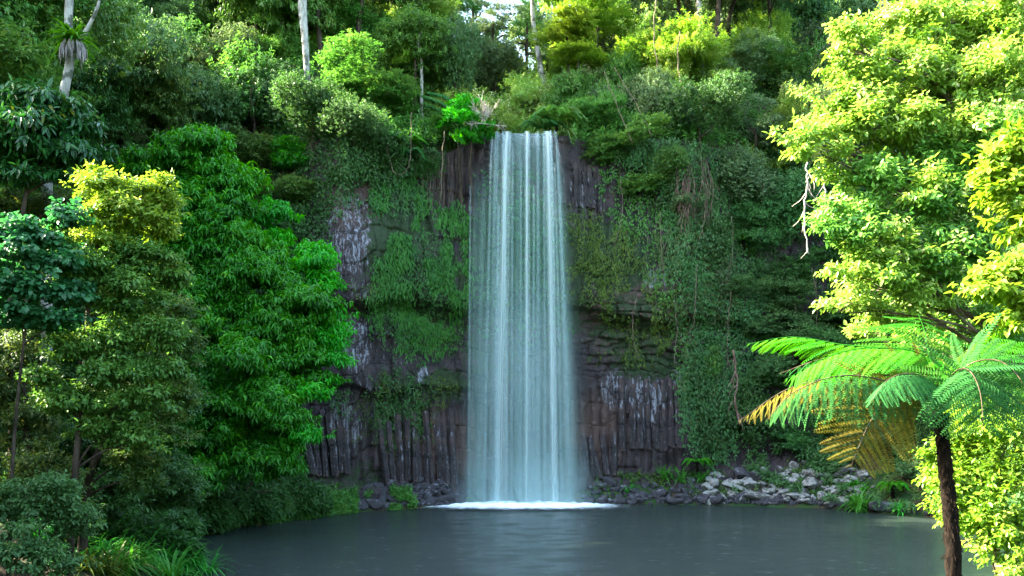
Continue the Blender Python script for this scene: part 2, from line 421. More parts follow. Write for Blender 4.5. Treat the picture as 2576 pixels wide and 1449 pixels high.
MAT['cliff'] = rock_mat('cliff_rock'); MAT['column'] = rock_mat('column_rock', False)
cliff_me = mesh_from('cliff', PC.reshape(-1, 3), Fc, [MAT['cliff']], False,
                     [('pale', pale.ravel(), 'POINT'), ('moss', moss.ravel(), 'POINT'), ('warm', warm.ravel(), 'POINT')])
cliff = tag(link('cliff', cliff_me), kind='structure')
# nearest cliff surface point for a picture column/row (used only to place what grows on it)
def on_cliff(px, py):
    k = np.argmin((pxs - px) ** 2 + (pys - py) ** 2); i_, j_ = divmod(int(k), NU); return PC[i_, j_], thc[j_]

# separate basalt columns standing proud at the foot and in the upper band
rng = np.random.default_rng(5)
def column_mesh(rng, h, w, segs):
    mb = MB(); k = 6; ph0 = rng.uniform(0, 1); V = []; ws = w * rng.uniform(.85, 1.1, k)
    zs = np.linspace(0, h, segs + 1) + np.r_[0, rng.uniform(-.1, .1, segs - 1), 0]
    F = []; n = 0; lean = rng.uniform(-.03, .03, 2)
    for s in range(segs):
        off = rng.uniform(-.02, .02, 2); sc = rng.uniform(.94, 1.05)
        for zz, q in ((zs[s] + .01, .93), (zs[s] + .06, 1), (zs[s + 1] - .05, 1), (zs[s + 1], .9)):
            for a in range(k):
                an = 2 * math.pi * (a + ph0) / k; V.append((math.cos(an) * ws[a] * .5 * sc * q + off[0] + lean[0] * zz, math.sin(an) * ws[a] * .5 * sc * q + off[1] + lean[1] * zz, zz))
        for r in range(3):
            for a in range(k):
                b = (a + 1) % k; F.append((n + r * k + a, n + r * k + b, n + (r + 1) * k + b, n + (r + 1) * k + a))
        F.append(tuple(n + 3 * k + a for a in range(k))); n += 4 * k
    return mesh_from('basalt_column', V, F, [MAT['column']])
def put_columns(px0, px1, ytop, ybot, step, proud, wid):
    x = px0
    while x < px1:
        t_ = (x - px0) / (px1 - px0)
        yt = ytop(t_) + rng.uniform(-22, 14); yb = ybot(t_) + rng.uniform(0, 12)
        p0, th0 = on_cliff(x, yb); p1, _ = on_cliff(x, yt)
        hgt = p1[2] - p0[2]
        if hgt > .5:
            out = np.array([-math.sin(th0), -math.cos(th0), 0]); mid = p0 * .5 + p1 * .5
            me = column_mesh(rng, hgt, wid * rng.uniform(.8, 1.25), max(2, int(hgt / 1.1)))
            q = p0 + out * (proud * rng.uniform(-.4, 1.0)); top = p1 + out * (proud * rng.uniform(-.6, .5))
            o_ = link('basalt_column', me, cliff, q); o_.rotation_euler = (0, 0, rng.uniform(0, 6))
            d = top - q; o_.rotation_euler = (math.atan2(-d[1], d[2]) * .9, math.atan2(d[0], d[2]) * .5, rng.uniform(0, 1))
        x += step * rng.uniform(.8, 1.25)
put_columns(790, 880, lambda t: 1050, lambda t: 1190, 17, .12, .36)
put_columns(975, 1150, lambda t: 1060 - 20 * t, lambda t: 1210, 16, .10, .33)
put_columns(1475, 1560, lambda t: 1095, lambda t: 1195, 17, .14, .32)
put_columns(1565, 1715, lambda t: 955 + 20 * t, lambda t: 1125, 19, .10, .38)
put_columns(1418, 1520, lambda t: 372 + 60 * t, lambda t: 505 + 30 * t, 15, .12, .3)

# ------------------------------------------------------------------ foliage
class Leaves:
    """collects leaf blades; round=True gives four-triangle blades"""
    def __init__(s): s.d = []
    def add(s, P, D, U, L, W, tint, fold=.12, curl=.15):
        n = len(P); L = np.broadcast_to(L, (n,)); W = np.broadcast_to(W, (n,)); tint = np.broadcast_to(tint, (n,))
        s.d.append((np.asarray(P), nrm(np.asarray(D)), np.asarray(U), L.copy(), W.copy(), tint.copy(), np.full(n, fold), np.full(n, curl)))
    def mesh(s, name, mat, rounded=False):
        P, D, U, L, W, T, FO, CU = [np.concatenate(a) for a in zip(*s.d)]
        S = nrm(np.cross(D, U)); Nn = np.cross(S, D); L = L[:, None]; W = W[:, None]; FO = FO[:, None]; CU = CU[:, None]
        if rounded:
            pts = [P, P + D * L * .32 + S * W * .46 + Nn * W * FO * 1.5, P + D * L * .66 + S * W * .42 + Nn * (W * FO - L * CU * .4),
                   P + D * L - Nn * L * CU, P + D * L * .66 - S * W * .42 + Nn * (W * FO - L * CU * .4), P + D * L * .32 - S * W * .46 + Nn * W * FO * 1.5]
            V = np.stack(pts, 1).reshape(-1, 3); b = np.arange(len(P))[:, None] * 6
            F = np.concatenate([b + np.array([0, 1, 2, 3]), b + np.array([0, 3, 4, 5])], 1).reshape(-1, 4)
        else:
            pts = [P, P + D * L * .42 + S * W * .5 + Nn * W * FO * 1.5, P + D * L - Nn * L * CU, P + D * L * .42 - S * W * .5 + Nn * W * FO * 1.5]
            V = np.stack(pts, 1).reshape(-1, 3); b = np.arange(len(P))[:, None] * 4
            F = np.concatenate([b + np.array([0, 1, 2]), b + np.array([0, 2, 3])], 1).reshape(-1, 3)
        return mesh_from(name, V, F, [mat], False, [('tint', np.repeat(T, 2), 'FACE')])

def rdir(rng, n): return nrm(rng.normal(size=(n, 3)))

def sprays(lv, rng, tips, out, per, L, W, droop=.35, tw=.22, tint0=None, lift=.25, spread=.9, curl=.18, shoot=.35):
    n = len(tips)
    if n == 0: return
    t = nrm(out + shoot * rdir(rng, n) + np.array([0, 0, lift]))
    a = nrm(np.cross(t, rdir(rng, n))); b = np.cross(t, a)
    k = np.arange(per); ph = k * 2.39996 + rng.uniform(0, 6.28, (n, 1)); s = (k / max(per - 1, 1) - .75)[None, :] * tw
    P = tips[:, None, :] + t[:, None, :] * s[..., None]
    al = spread * (1.15 - .5 * k / per)[None, :]
    D = t[:, None, :] * np.cos(al)[..., None] + (a[:, None, :] * np.cos(ph)[..., None] + b[:, None, :] * np.sin(ph)[..., None]) * np.sin(al)[..., None]
    D = D + rng.normal(size=D.shape) * .12; D[..., 2] -= droop * rng.uniform(.5, 1.5, D.shape[:2])
    U = np.array([0, 0, 1.]) + out[:, None, :] * .35 + rng.normal(size=D.shape) * .33
    if tint0 is None: tint0 = np.full(n, .5)
    T = np.clip(tint0[:, None] + rng.normal(size=(n, per)) * .16, 0, 1)
    sz = rng.uniform(.65, 1.2, (n, per))
    lv.add(P.reshape(-1, 3), D.reshape(-1, 3), U.reshape(-1, 3), (L * sz).ravel(), (W * sz * rng.uniform(.85, 1.15, (n, per))).ravel(), T.ravel(), curl=curl)

def crown(rng, lobes, cr, twsp, per, L, W, droop=.35, flat=.6, dens=1.0, hang=0.0, lv=None, zmin=-.75, tmean=.45, lift=.25, spread=.9, tw=.22, inner=.15):
    lv = lv or Leaves(); C = np.array([l[0] for l in lobes], float); Rv = np.array([l[1] for l in lobes], float)
    for c, r in zip(C, Rv):
        m = float(np.mean(r)); nc = max(4, int(4 * math.pi * m * m * .8 / (cr * cr * 2.0) * dens))
        d = rdir(rng, nc * 2); d = d[d[:, 2] > zmin][:nc]
        cc = c + d * r * rng.uniform(.68, 1.08, (len(d), 1))
        ins = int(nc * inner); cc = np.vstack([cc, c + rdir(rng, ins) * r * rng.uniform(.2, .65, (ins, 1))]); d = np.vstack([d, rdir(rng, ins)])
        for q, dd in zip(cc, d):
            e = ((q - C) / Rv); e = np.sqrt((e ** 2).sum(1)).min()
            if e < .5 and rng.random() < .7: continue
            rr = cr * rng.uniform(.6, 1.35); nt = max(4, int(2 * math.pi * rr * rr / (twsp * twsp)))
            u = rdir(rng, nt); u[:, 2] = np.abs(u[:, 2]) * 1.0 - .15; u = nrm(u)
            sc = np.array([rr, rr, rr * flat]); st_ = rng.uniform(.5, 1.1, (nt, 1)) + (rng.random((nt, 1)) < .24) * rng.uniform(.1, .95, (nt, 1)) ** 1.5; tp = q + u * sc * st_
            if hang > 0:
                tp[:, 2] -= hang * rng.random(nt) ** 1.5 * rr * 2.2
            o_ = nrm(u * np.array([1, 1, .6]) + dd * .5)
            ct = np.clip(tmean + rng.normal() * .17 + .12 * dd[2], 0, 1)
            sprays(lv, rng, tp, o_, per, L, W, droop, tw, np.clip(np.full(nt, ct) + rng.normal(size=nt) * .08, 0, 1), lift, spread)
    return lv

def lobes_for(rng, n, R, rz, lr, shape='dome'):
    out = []
    for k in range(n):
        d = rdir(rng, 1)[0]; rad_ = rng.uniform(.3, 1.0)
        if shape == 'col': c = np.array([d[0] * .35, d[1] * .35, rng.uniform(-.8, .8)]) * np.array([R, R, rz])
        elif shape == 'tier': c = np.array([d[0] * rad_, d[1] * rad_, -.7 + 1.4 * k / max(n - 1, 1)]) * np.array([R, R, rz])
        else: c = np.array([d[0], d[1], d[2] * .8 + .1]) * rad_ * np.array([R, R, rz])
        q = lr * rng.uniform(.7, 1.2); fz = .5 if shape == 'tier' else rng.uniform(.65, .95)
        out.append((c, (q, q, q * fz)))
    return out

LIB = {}
def lib(kind, n, builder):
    LIB[kind] = [builder(np.random.default_rng(hash_(kind) + k)).mesh(kind + '_crown', MAT['leaf_mid']) for k in range(n)]
def hash_(s): return sum(ord(c) * (i + 3) for i, c in enumerate(s))
# nominal radius 3 m
lib('fine', 3, lambda r: crown(r, lobes_for(r, 8, 3, 2.6, 1.45), .55, .26, 8, .13, .062, dens=.95))
lib('medium', 3, lambda r: crown(r, lobes_for(r, 7, 3, 2.6, 1.5), .62, .31, 8, .19, .08, dens=.95, droop=.5))
lib('tier', 2, lambda r: crown(r, lobes_for(r, 7, 2.9, 2.6, 1.7, 'tier'), .6, .30, 9, .22, .06, flat=.4, droop=.75, spread=1.2, lift=.4))
lib('vine', 3, lambda r: crown(r, lobes_for(r, 6, 3, 2.8, 1.5, 'dome'), .5, .28, 7, .15, .09, flat=.8, hang=1.0, droop=.9, zmin=-.6, dens=.95))
lib('airy', 3, lambda r: crown(r, lobes_for(r, 9, 3.1, 2.8, .95), .42, .26, 7, .15, .06, dens=.62, inner=.05))
# nominal radius 1.2 m
lib('shrub', 3, lambda r: crown(r, lobes_for(r, 4, 1.1, .9, .65), .3, .19, 7, .15, .065, dens=.9))
lib('drape', 3, lambda r: crown(r, lobes_for(r, 4, .9, 1.2, .6, 'col'), .28, .17, 6, .12, .06, dens=.9, hang=1.0, droop=.9, flat=.9))

NOM = dict(fine=3, medium=3, tier=3, vine=3, airy=3, shrub=1.2, drape=1.2)

def trunk_mesh(rng, h, r0, spread, mat, lean=(0, 0), limbs=4, base_drop=.5):
    """from (0,0,-drop) to height h, limbs in the top third"""
    mb = MB(); P = [(0, 0, -base_drop)]; n = 5
    for k in range(1, n + 1):
        f = k / n; P.append((lean[0] * f + rng.normal() * .06 * h * .2, lean[1] * f + rng.normal() * .06 * h * .2, h * f))
    P = bez(P, 3); mb.tube(P, np.linspace(r0, r0 * .45, len(P)), 6, rng=rng, rough=.06)
    for k in range(limbs):
        f = rng.uniform(.55, .95); b = P[int(f * (len(P) - 1))]; a = rng.uniform(0, 6.28); l = spread * rng.uniform(.5, .9)
        e = b + np.array([math.cos(a) * l, math.sin(a) * l, l * rng.uniform(.2, .8)]); m_ = (b + e) / 2 + rng.normal(size=3) * l * .1
        mb.tube(bez([b, m_, e], 3), np.linspace(r0 * .45, r0 * .12, 7), 5)
    return mb.mesh('trunk', [mat])

R_ = np.random.default_rng(77); NAMED = []
def tree(px, py, rx, ry, Y, kind, leaf, label, group=None, name='rainforest_tree', cat='tree', bark='bark_dark', pos=None, auto=True, trunk=True, depth=1.0, limbs=3):
    rng = R_
    if pos is None:
        h_ = hit(px, py, 10, 95) if auto else None
        if h_ is not None and h_[1] < 94 and h_[2] > -.1:
            cl_ = (ry / FPX * h_[1]) * (.9 if cat == 'tree' else .4) + (.8 if cat == 'tree' else 0)
            Yh = h_[1]; Y = Yh
            while Yh - Y < (1.0 * rx / FPX * Yh * (1.3 if cat == 'tree' else .7) + .4):
                p = at(px, py, Y)
                if p[2] - gz(p[0], p[1]) >= cl_: break
                Y -= .2
        p = at(px, py, Y); sx = rx / FPX * Y * 1.12; sz = ry / FPX * Y * 1.12
    else: p = np.array(pos); sx, sz = rx, ry
    # the root: straight below, or on the steep face right behind
    ys = p[1] + np.arange(0, 6, .2); gg = ground_z(np.full(len(ys), p[0]), ys); need = p[2] - 1.6 * sz - (3.5 if pos is None else 30)
    ok = np.nonzero((gg > need) & (gg > -.05))[0]
    ry_ = ys[ok[0]] if len(ok) else p[1]; g0 = gz(p[0], ry_)
    if not len(ok) and auto: g0 = max(g0, -.1)
    if pos is None: NAMED.append((px, py, rx, ry, p[1]))
    root = link(name, None, loc=(p[0], ry_, g0)); dy = p[1] - ry_; root.empty_display_size = .3
    tag(root, label, cat, group)
    h = max(p[2] - g0, .3)
    if trunk:
        link('trunk' if cat == 'tree' else 'stem', trunk_mesh(rng, h, min(.03 + .014 * (h + sx), .24), sx * .7, MAT[bark], (0, dy), limbs), root)
    s = NOM[kind]; me = LIB[kind][rng.integers(len(LIB[kind]))]
    c = link('crown' if cat == 'tree' else 'foliage', me, root, mat=MAT[leaf])
    c.location = (0, dy, h); c.rotation_euler = (rng.uniform(-.3, .3), rng.uniform(-.3, .3), rng.uniform(0, 6.28)); f = rng.uniform(.95, 1.1)
    c.scale = (sx / s * f, sx / s * f * depth, sz / s * f)
    return root
TR = tree
# ---- forest above and beside the cliff: picture column, row, half width, half height (in a 2576 px wide frame), distance, crown type, leaf
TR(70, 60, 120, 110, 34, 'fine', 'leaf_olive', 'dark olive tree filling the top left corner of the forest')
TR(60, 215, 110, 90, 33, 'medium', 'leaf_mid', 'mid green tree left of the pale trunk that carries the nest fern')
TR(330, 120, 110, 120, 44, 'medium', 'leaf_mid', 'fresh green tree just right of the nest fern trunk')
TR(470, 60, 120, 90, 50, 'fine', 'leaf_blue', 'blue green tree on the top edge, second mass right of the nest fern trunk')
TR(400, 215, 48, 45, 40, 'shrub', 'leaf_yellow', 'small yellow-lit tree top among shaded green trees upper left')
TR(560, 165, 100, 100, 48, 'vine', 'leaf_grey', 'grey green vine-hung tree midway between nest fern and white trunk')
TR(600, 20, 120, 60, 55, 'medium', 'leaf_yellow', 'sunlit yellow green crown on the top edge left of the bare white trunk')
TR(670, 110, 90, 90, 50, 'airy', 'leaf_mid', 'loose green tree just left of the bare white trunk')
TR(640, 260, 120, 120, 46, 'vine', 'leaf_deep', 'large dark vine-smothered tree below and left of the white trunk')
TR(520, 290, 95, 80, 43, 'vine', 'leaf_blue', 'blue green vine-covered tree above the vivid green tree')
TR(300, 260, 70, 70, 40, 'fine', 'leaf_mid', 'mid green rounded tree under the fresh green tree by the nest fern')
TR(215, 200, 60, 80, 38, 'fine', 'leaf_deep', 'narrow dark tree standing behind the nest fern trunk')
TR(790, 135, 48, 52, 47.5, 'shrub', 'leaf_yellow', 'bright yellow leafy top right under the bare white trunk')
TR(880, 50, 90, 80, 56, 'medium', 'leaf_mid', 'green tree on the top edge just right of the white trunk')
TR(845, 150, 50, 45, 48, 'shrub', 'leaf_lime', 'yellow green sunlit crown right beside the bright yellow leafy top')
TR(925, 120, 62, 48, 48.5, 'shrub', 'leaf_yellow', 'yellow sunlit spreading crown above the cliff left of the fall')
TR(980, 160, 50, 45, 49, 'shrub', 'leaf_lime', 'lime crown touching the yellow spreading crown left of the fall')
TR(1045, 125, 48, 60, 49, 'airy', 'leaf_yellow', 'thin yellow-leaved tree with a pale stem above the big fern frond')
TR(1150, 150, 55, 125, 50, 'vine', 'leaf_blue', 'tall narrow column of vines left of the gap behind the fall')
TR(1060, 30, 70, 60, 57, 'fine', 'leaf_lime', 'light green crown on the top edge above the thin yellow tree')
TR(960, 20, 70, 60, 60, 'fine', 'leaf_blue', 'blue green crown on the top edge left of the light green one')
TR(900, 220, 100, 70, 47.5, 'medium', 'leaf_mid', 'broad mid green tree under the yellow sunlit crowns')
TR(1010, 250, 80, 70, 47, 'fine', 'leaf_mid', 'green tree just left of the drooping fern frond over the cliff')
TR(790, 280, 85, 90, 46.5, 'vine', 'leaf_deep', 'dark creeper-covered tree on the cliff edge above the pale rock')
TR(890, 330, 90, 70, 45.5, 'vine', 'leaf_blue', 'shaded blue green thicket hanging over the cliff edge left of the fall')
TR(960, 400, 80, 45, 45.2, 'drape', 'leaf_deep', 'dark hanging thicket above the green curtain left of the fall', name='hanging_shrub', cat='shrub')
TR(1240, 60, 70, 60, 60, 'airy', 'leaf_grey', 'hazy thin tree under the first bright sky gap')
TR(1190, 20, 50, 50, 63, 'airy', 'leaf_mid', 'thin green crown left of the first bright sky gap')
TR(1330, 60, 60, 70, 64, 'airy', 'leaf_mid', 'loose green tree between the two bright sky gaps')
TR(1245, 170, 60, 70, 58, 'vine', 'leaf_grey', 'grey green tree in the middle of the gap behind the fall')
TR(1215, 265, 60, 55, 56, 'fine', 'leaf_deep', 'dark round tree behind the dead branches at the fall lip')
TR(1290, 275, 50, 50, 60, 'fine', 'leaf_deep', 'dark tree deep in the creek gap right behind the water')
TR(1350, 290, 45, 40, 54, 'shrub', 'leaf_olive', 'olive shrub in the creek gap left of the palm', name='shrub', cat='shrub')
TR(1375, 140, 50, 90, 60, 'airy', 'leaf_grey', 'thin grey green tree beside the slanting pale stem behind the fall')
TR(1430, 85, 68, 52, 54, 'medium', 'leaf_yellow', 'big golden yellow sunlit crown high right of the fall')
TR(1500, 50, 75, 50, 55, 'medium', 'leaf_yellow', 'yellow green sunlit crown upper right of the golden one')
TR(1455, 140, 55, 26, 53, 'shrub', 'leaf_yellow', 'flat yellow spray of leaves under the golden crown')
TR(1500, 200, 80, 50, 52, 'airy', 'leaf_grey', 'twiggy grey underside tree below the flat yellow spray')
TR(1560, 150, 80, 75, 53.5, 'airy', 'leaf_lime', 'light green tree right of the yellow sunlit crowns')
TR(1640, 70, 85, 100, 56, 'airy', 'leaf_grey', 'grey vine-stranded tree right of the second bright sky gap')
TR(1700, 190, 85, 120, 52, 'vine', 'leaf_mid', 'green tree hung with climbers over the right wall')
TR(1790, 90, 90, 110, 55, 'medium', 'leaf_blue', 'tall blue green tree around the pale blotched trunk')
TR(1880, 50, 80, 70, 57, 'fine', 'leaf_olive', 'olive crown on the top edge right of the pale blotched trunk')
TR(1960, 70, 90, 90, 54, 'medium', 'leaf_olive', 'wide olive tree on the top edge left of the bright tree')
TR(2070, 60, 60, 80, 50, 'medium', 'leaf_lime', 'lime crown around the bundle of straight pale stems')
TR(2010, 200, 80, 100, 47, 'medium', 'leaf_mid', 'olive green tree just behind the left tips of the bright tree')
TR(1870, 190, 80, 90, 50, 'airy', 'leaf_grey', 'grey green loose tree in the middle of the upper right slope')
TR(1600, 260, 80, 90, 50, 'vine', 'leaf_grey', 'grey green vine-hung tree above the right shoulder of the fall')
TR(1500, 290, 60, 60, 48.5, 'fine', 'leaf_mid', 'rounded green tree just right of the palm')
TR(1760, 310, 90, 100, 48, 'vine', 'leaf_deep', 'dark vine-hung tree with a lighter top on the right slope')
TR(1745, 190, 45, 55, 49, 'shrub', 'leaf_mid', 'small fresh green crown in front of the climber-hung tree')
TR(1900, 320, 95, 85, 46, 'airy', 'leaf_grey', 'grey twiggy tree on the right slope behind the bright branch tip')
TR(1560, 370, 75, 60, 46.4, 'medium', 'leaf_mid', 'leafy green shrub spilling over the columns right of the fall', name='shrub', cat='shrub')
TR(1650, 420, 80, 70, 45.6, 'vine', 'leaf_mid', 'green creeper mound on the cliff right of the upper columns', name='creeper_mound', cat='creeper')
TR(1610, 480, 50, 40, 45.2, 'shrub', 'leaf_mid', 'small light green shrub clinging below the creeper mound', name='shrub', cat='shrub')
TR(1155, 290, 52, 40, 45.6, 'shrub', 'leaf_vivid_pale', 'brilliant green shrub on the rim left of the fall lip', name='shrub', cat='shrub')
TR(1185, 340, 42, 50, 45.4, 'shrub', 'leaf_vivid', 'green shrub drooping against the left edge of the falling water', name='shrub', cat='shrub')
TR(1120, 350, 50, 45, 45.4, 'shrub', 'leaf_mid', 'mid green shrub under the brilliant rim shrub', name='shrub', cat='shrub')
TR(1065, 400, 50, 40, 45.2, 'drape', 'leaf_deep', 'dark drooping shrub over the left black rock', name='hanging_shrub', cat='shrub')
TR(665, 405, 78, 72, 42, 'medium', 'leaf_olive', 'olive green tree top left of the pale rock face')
TR(735, 395, 48, 52, 42, 'shrub', 'leaf_vivid', 'small fresh green crown right of the olive tree top')
TR(715, 480, 90, 72, 42, 'fine', 'leaf_mid', 'wide green crown under the olive tree top')
TR(630, 510, 66, 70, 41, 'fine', 'leaf_deep', 'shaded round crown beside the vivid green tree top')
TR(760, 590, 60, 60, 41.5, 'drape', 'leaf_blue', 'dark creeper patch beside the pale rock face', name='creeper_mound', cat='creeper')
TR(700, 560, 60, 70, 42, 'vine', 'leaf_deep', 'dark hollow of creepers behind the vivid tree', name='creeper_mound', cat='creeper')
TR(300, 355, 88, 62, 35, 'tier', 'leaf_grey', 'blue grey tree with drooping leaves above the sunlit sapling')
TR(420, 390, 80, 60, 38, 'tier', 'leaf_mid', 'green tree behind the vivid green tree top')
TR(230, 430, 70, 50, 32, 'fine', 'leaf_deep', 'dark crown between the broken pale trunk and the blue grey tree')
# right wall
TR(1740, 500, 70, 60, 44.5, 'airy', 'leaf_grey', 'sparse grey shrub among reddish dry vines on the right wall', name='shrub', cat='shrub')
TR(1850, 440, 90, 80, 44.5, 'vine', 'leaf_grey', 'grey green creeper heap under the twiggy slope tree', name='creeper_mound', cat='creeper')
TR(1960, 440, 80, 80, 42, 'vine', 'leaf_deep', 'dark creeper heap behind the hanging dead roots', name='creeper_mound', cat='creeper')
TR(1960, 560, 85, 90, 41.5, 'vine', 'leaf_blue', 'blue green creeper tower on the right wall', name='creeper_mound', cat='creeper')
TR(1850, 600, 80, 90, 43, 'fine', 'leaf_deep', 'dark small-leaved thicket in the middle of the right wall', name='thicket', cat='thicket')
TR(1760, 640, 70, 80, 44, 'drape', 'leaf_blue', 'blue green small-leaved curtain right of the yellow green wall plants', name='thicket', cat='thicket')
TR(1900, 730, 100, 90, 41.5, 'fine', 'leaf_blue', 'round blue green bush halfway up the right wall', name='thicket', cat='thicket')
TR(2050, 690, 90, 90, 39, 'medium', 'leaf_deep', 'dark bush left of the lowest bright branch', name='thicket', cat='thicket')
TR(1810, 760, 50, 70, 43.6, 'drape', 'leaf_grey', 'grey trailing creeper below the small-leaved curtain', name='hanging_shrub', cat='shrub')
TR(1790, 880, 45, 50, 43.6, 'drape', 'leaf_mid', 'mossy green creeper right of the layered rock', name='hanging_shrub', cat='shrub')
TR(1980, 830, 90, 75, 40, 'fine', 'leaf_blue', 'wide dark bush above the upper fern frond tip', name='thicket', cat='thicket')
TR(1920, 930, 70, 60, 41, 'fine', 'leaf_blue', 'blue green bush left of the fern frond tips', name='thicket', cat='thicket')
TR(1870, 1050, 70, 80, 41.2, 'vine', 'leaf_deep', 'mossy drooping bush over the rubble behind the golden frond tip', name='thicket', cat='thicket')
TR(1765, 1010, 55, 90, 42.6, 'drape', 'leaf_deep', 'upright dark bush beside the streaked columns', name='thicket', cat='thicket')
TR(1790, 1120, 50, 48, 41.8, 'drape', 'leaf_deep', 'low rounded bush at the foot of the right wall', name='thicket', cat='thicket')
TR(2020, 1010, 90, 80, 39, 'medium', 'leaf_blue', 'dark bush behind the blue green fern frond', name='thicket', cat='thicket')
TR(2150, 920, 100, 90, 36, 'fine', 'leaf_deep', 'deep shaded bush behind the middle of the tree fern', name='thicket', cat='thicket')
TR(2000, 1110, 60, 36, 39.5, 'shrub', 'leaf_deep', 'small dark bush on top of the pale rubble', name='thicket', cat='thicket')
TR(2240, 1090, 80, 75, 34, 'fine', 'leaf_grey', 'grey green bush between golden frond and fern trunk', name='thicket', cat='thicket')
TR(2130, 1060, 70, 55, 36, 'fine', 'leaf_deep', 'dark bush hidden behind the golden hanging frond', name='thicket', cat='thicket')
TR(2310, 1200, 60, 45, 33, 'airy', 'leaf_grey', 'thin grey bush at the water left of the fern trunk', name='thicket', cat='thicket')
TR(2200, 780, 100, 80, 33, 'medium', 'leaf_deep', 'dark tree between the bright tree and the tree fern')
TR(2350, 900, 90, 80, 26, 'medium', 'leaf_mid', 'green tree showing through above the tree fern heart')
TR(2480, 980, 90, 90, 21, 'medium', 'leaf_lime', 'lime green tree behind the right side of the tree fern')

# filler crowns further up the slopes and in the rows behind
def fill(n, x0, x1, y0, y1, label, group, kinds, leaves, seed, hz=(1, 5.5), clear=True):
    rng = np.random.default_rng(seed); pts = []; tries = 0
    while len(pts) < n and tries < 9000:
        tries += 1
        x = rng.uniform(x0, x1); y = rng.uniform(y0, y1); g_ = gz(x, y); h = rng.uniform(*hz); z = g_ + h
        px = CX + FPX * x / y; py = HY - FPX * (z - CZ) / y
        if g_ < 15 or not (-150 < px < 2726 and -160 < py < 620): continue
        rp = 2.0 / y * FPX
        if abs(px - 1243) < 22 + rp * .8 and -40 < py < 100 or abs(px - 1590) < 14 + rp * .8 and py < 100 or abs(px - 1312) < 10 + rp * .8 and 120 < py < 260: continue
        if clear and any(abs(px - a) < c_ * .75 + rp * .8 and abs(py - b) < d_ * .75 + rp * .8 and y < yy_ + 1.5 for a, b, c_, d_, yy_ in NAMED): continue
        if min([np.hypot(x - a, (y - b)) for a, b in pts] or [9]) < 2.1: continue
        pts.append((x, y)); r = rng.uniform(2.2, 3.7)
        kd, lf, asp = str(rng.choice(kinds)), str(rng.choice(leaves)), rng.uniform(1.0, 1.6)
        lab = {'leaf_deep': 'dark green', 'leaf_mid': 'fresh green', 'leaf_blue': 'deep green', 'leaf_grey': 'grey green', 'leaf_olive': 'olive', 'leaf_lime': 'sunlit-coloured lime', 'leaf_yellow': 'sunlit-coloured yellow'}[lf] + ' ' + {'fine': 'fine-leaved', 'medium': 'broad-leaved', 'vine': 'vine-hung', 'airy': 'thin-crowned'}[kd] + ' ' + label  # lime and yellow leaves imitate sunlit crowns by colour
        TR(0, 0, r, r * asp, 0, kd, lf, lab, group, pos=(x, y, z), bark='bark_dark')
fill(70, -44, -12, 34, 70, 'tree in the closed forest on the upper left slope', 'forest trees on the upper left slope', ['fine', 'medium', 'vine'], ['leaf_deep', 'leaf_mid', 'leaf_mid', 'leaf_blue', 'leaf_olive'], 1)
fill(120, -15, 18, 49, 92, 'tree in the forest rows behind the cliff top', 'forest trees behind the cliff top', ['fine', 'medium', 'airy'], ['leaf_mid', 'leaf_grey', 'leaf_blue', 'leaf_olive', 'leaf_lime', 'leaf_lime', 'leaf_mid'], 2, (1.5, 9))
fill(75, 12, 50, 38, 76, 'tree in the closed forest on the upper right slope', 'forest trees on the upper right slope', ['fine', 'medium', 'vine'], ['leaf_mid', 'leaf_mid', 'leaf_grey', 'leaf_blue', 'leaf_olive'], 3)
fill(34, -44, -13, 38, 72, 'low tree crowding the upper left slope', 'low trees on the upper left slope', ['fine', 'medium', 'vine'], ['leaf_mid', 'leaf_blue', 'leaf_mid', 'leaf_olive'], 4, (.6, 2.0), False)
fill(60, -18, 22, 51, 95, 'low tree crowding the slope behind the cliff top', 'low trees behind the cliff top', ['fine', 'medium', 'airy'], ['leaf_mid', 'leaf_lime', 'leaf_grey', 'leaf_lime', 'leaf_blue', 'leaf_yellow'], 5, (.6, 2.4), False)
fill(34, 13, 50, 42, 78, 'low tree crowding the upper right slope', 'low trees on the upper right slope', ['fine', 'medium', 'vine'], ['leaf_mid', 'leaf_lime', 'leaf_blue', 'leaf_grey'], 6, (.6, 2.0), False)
for k, (x, y) in enumerate([(-17.5, 27), (-19.5, 29.5), (-18.5, 32), (-22, 27.8), (-23, 31), (-22, 35), (-25, 36.5), (-25, 29), (-18.6, 28.3), (-20, 27.2), (-21, 33.4), (-17.6, 30.4)]):  # tall crowns added to keep the sun off the pool
    TR(0, 0, 3.4, 3.6, 0, ['medium', 'fine', 'vine'][k % 3], 'leaf_mid', 'tall dense tree added beyond the left frame edge to shade the pool', 'tall trees added to shade the pool', pos=(x, y, max(gz(x, y) + 6, 15.5 + 1.2 * (k % 4))))
for k, (x, y) in enumerate([(-16.5, 25.6), (-17.5, 28.2), (-18.6, 31), (-20.5, 26.6), (-16.8, 33)]):  # lower crowns added to close sun gaps over the near water
    TR(0, 0, 3.0, 3.2, 0, 'medium', 'leaf_mid', 'middle-height tree added beyond the left frame edge to shade the near water', 'middle-height trees added to shade the near water', pos=(x, y, 9.5 + .5 * (k % 3)))
for k, (x, y) in enumerate([(-13.5, 12.5), (-15, 16.5), (-17.5, 20), (-12.5, 8.5), (-19, 15)]):  # low crowns added to darken the bottom left bushes
    TR(0, 0, 2.6, 2.2, 0, 'medium', 'leaf_deep', 'low bushy tree added beyond the left frame edge to shade the near bank', 'low trees added to shade the near left bank', pos=(x, y, gz(x, y) + 2.9 + .2 * k))

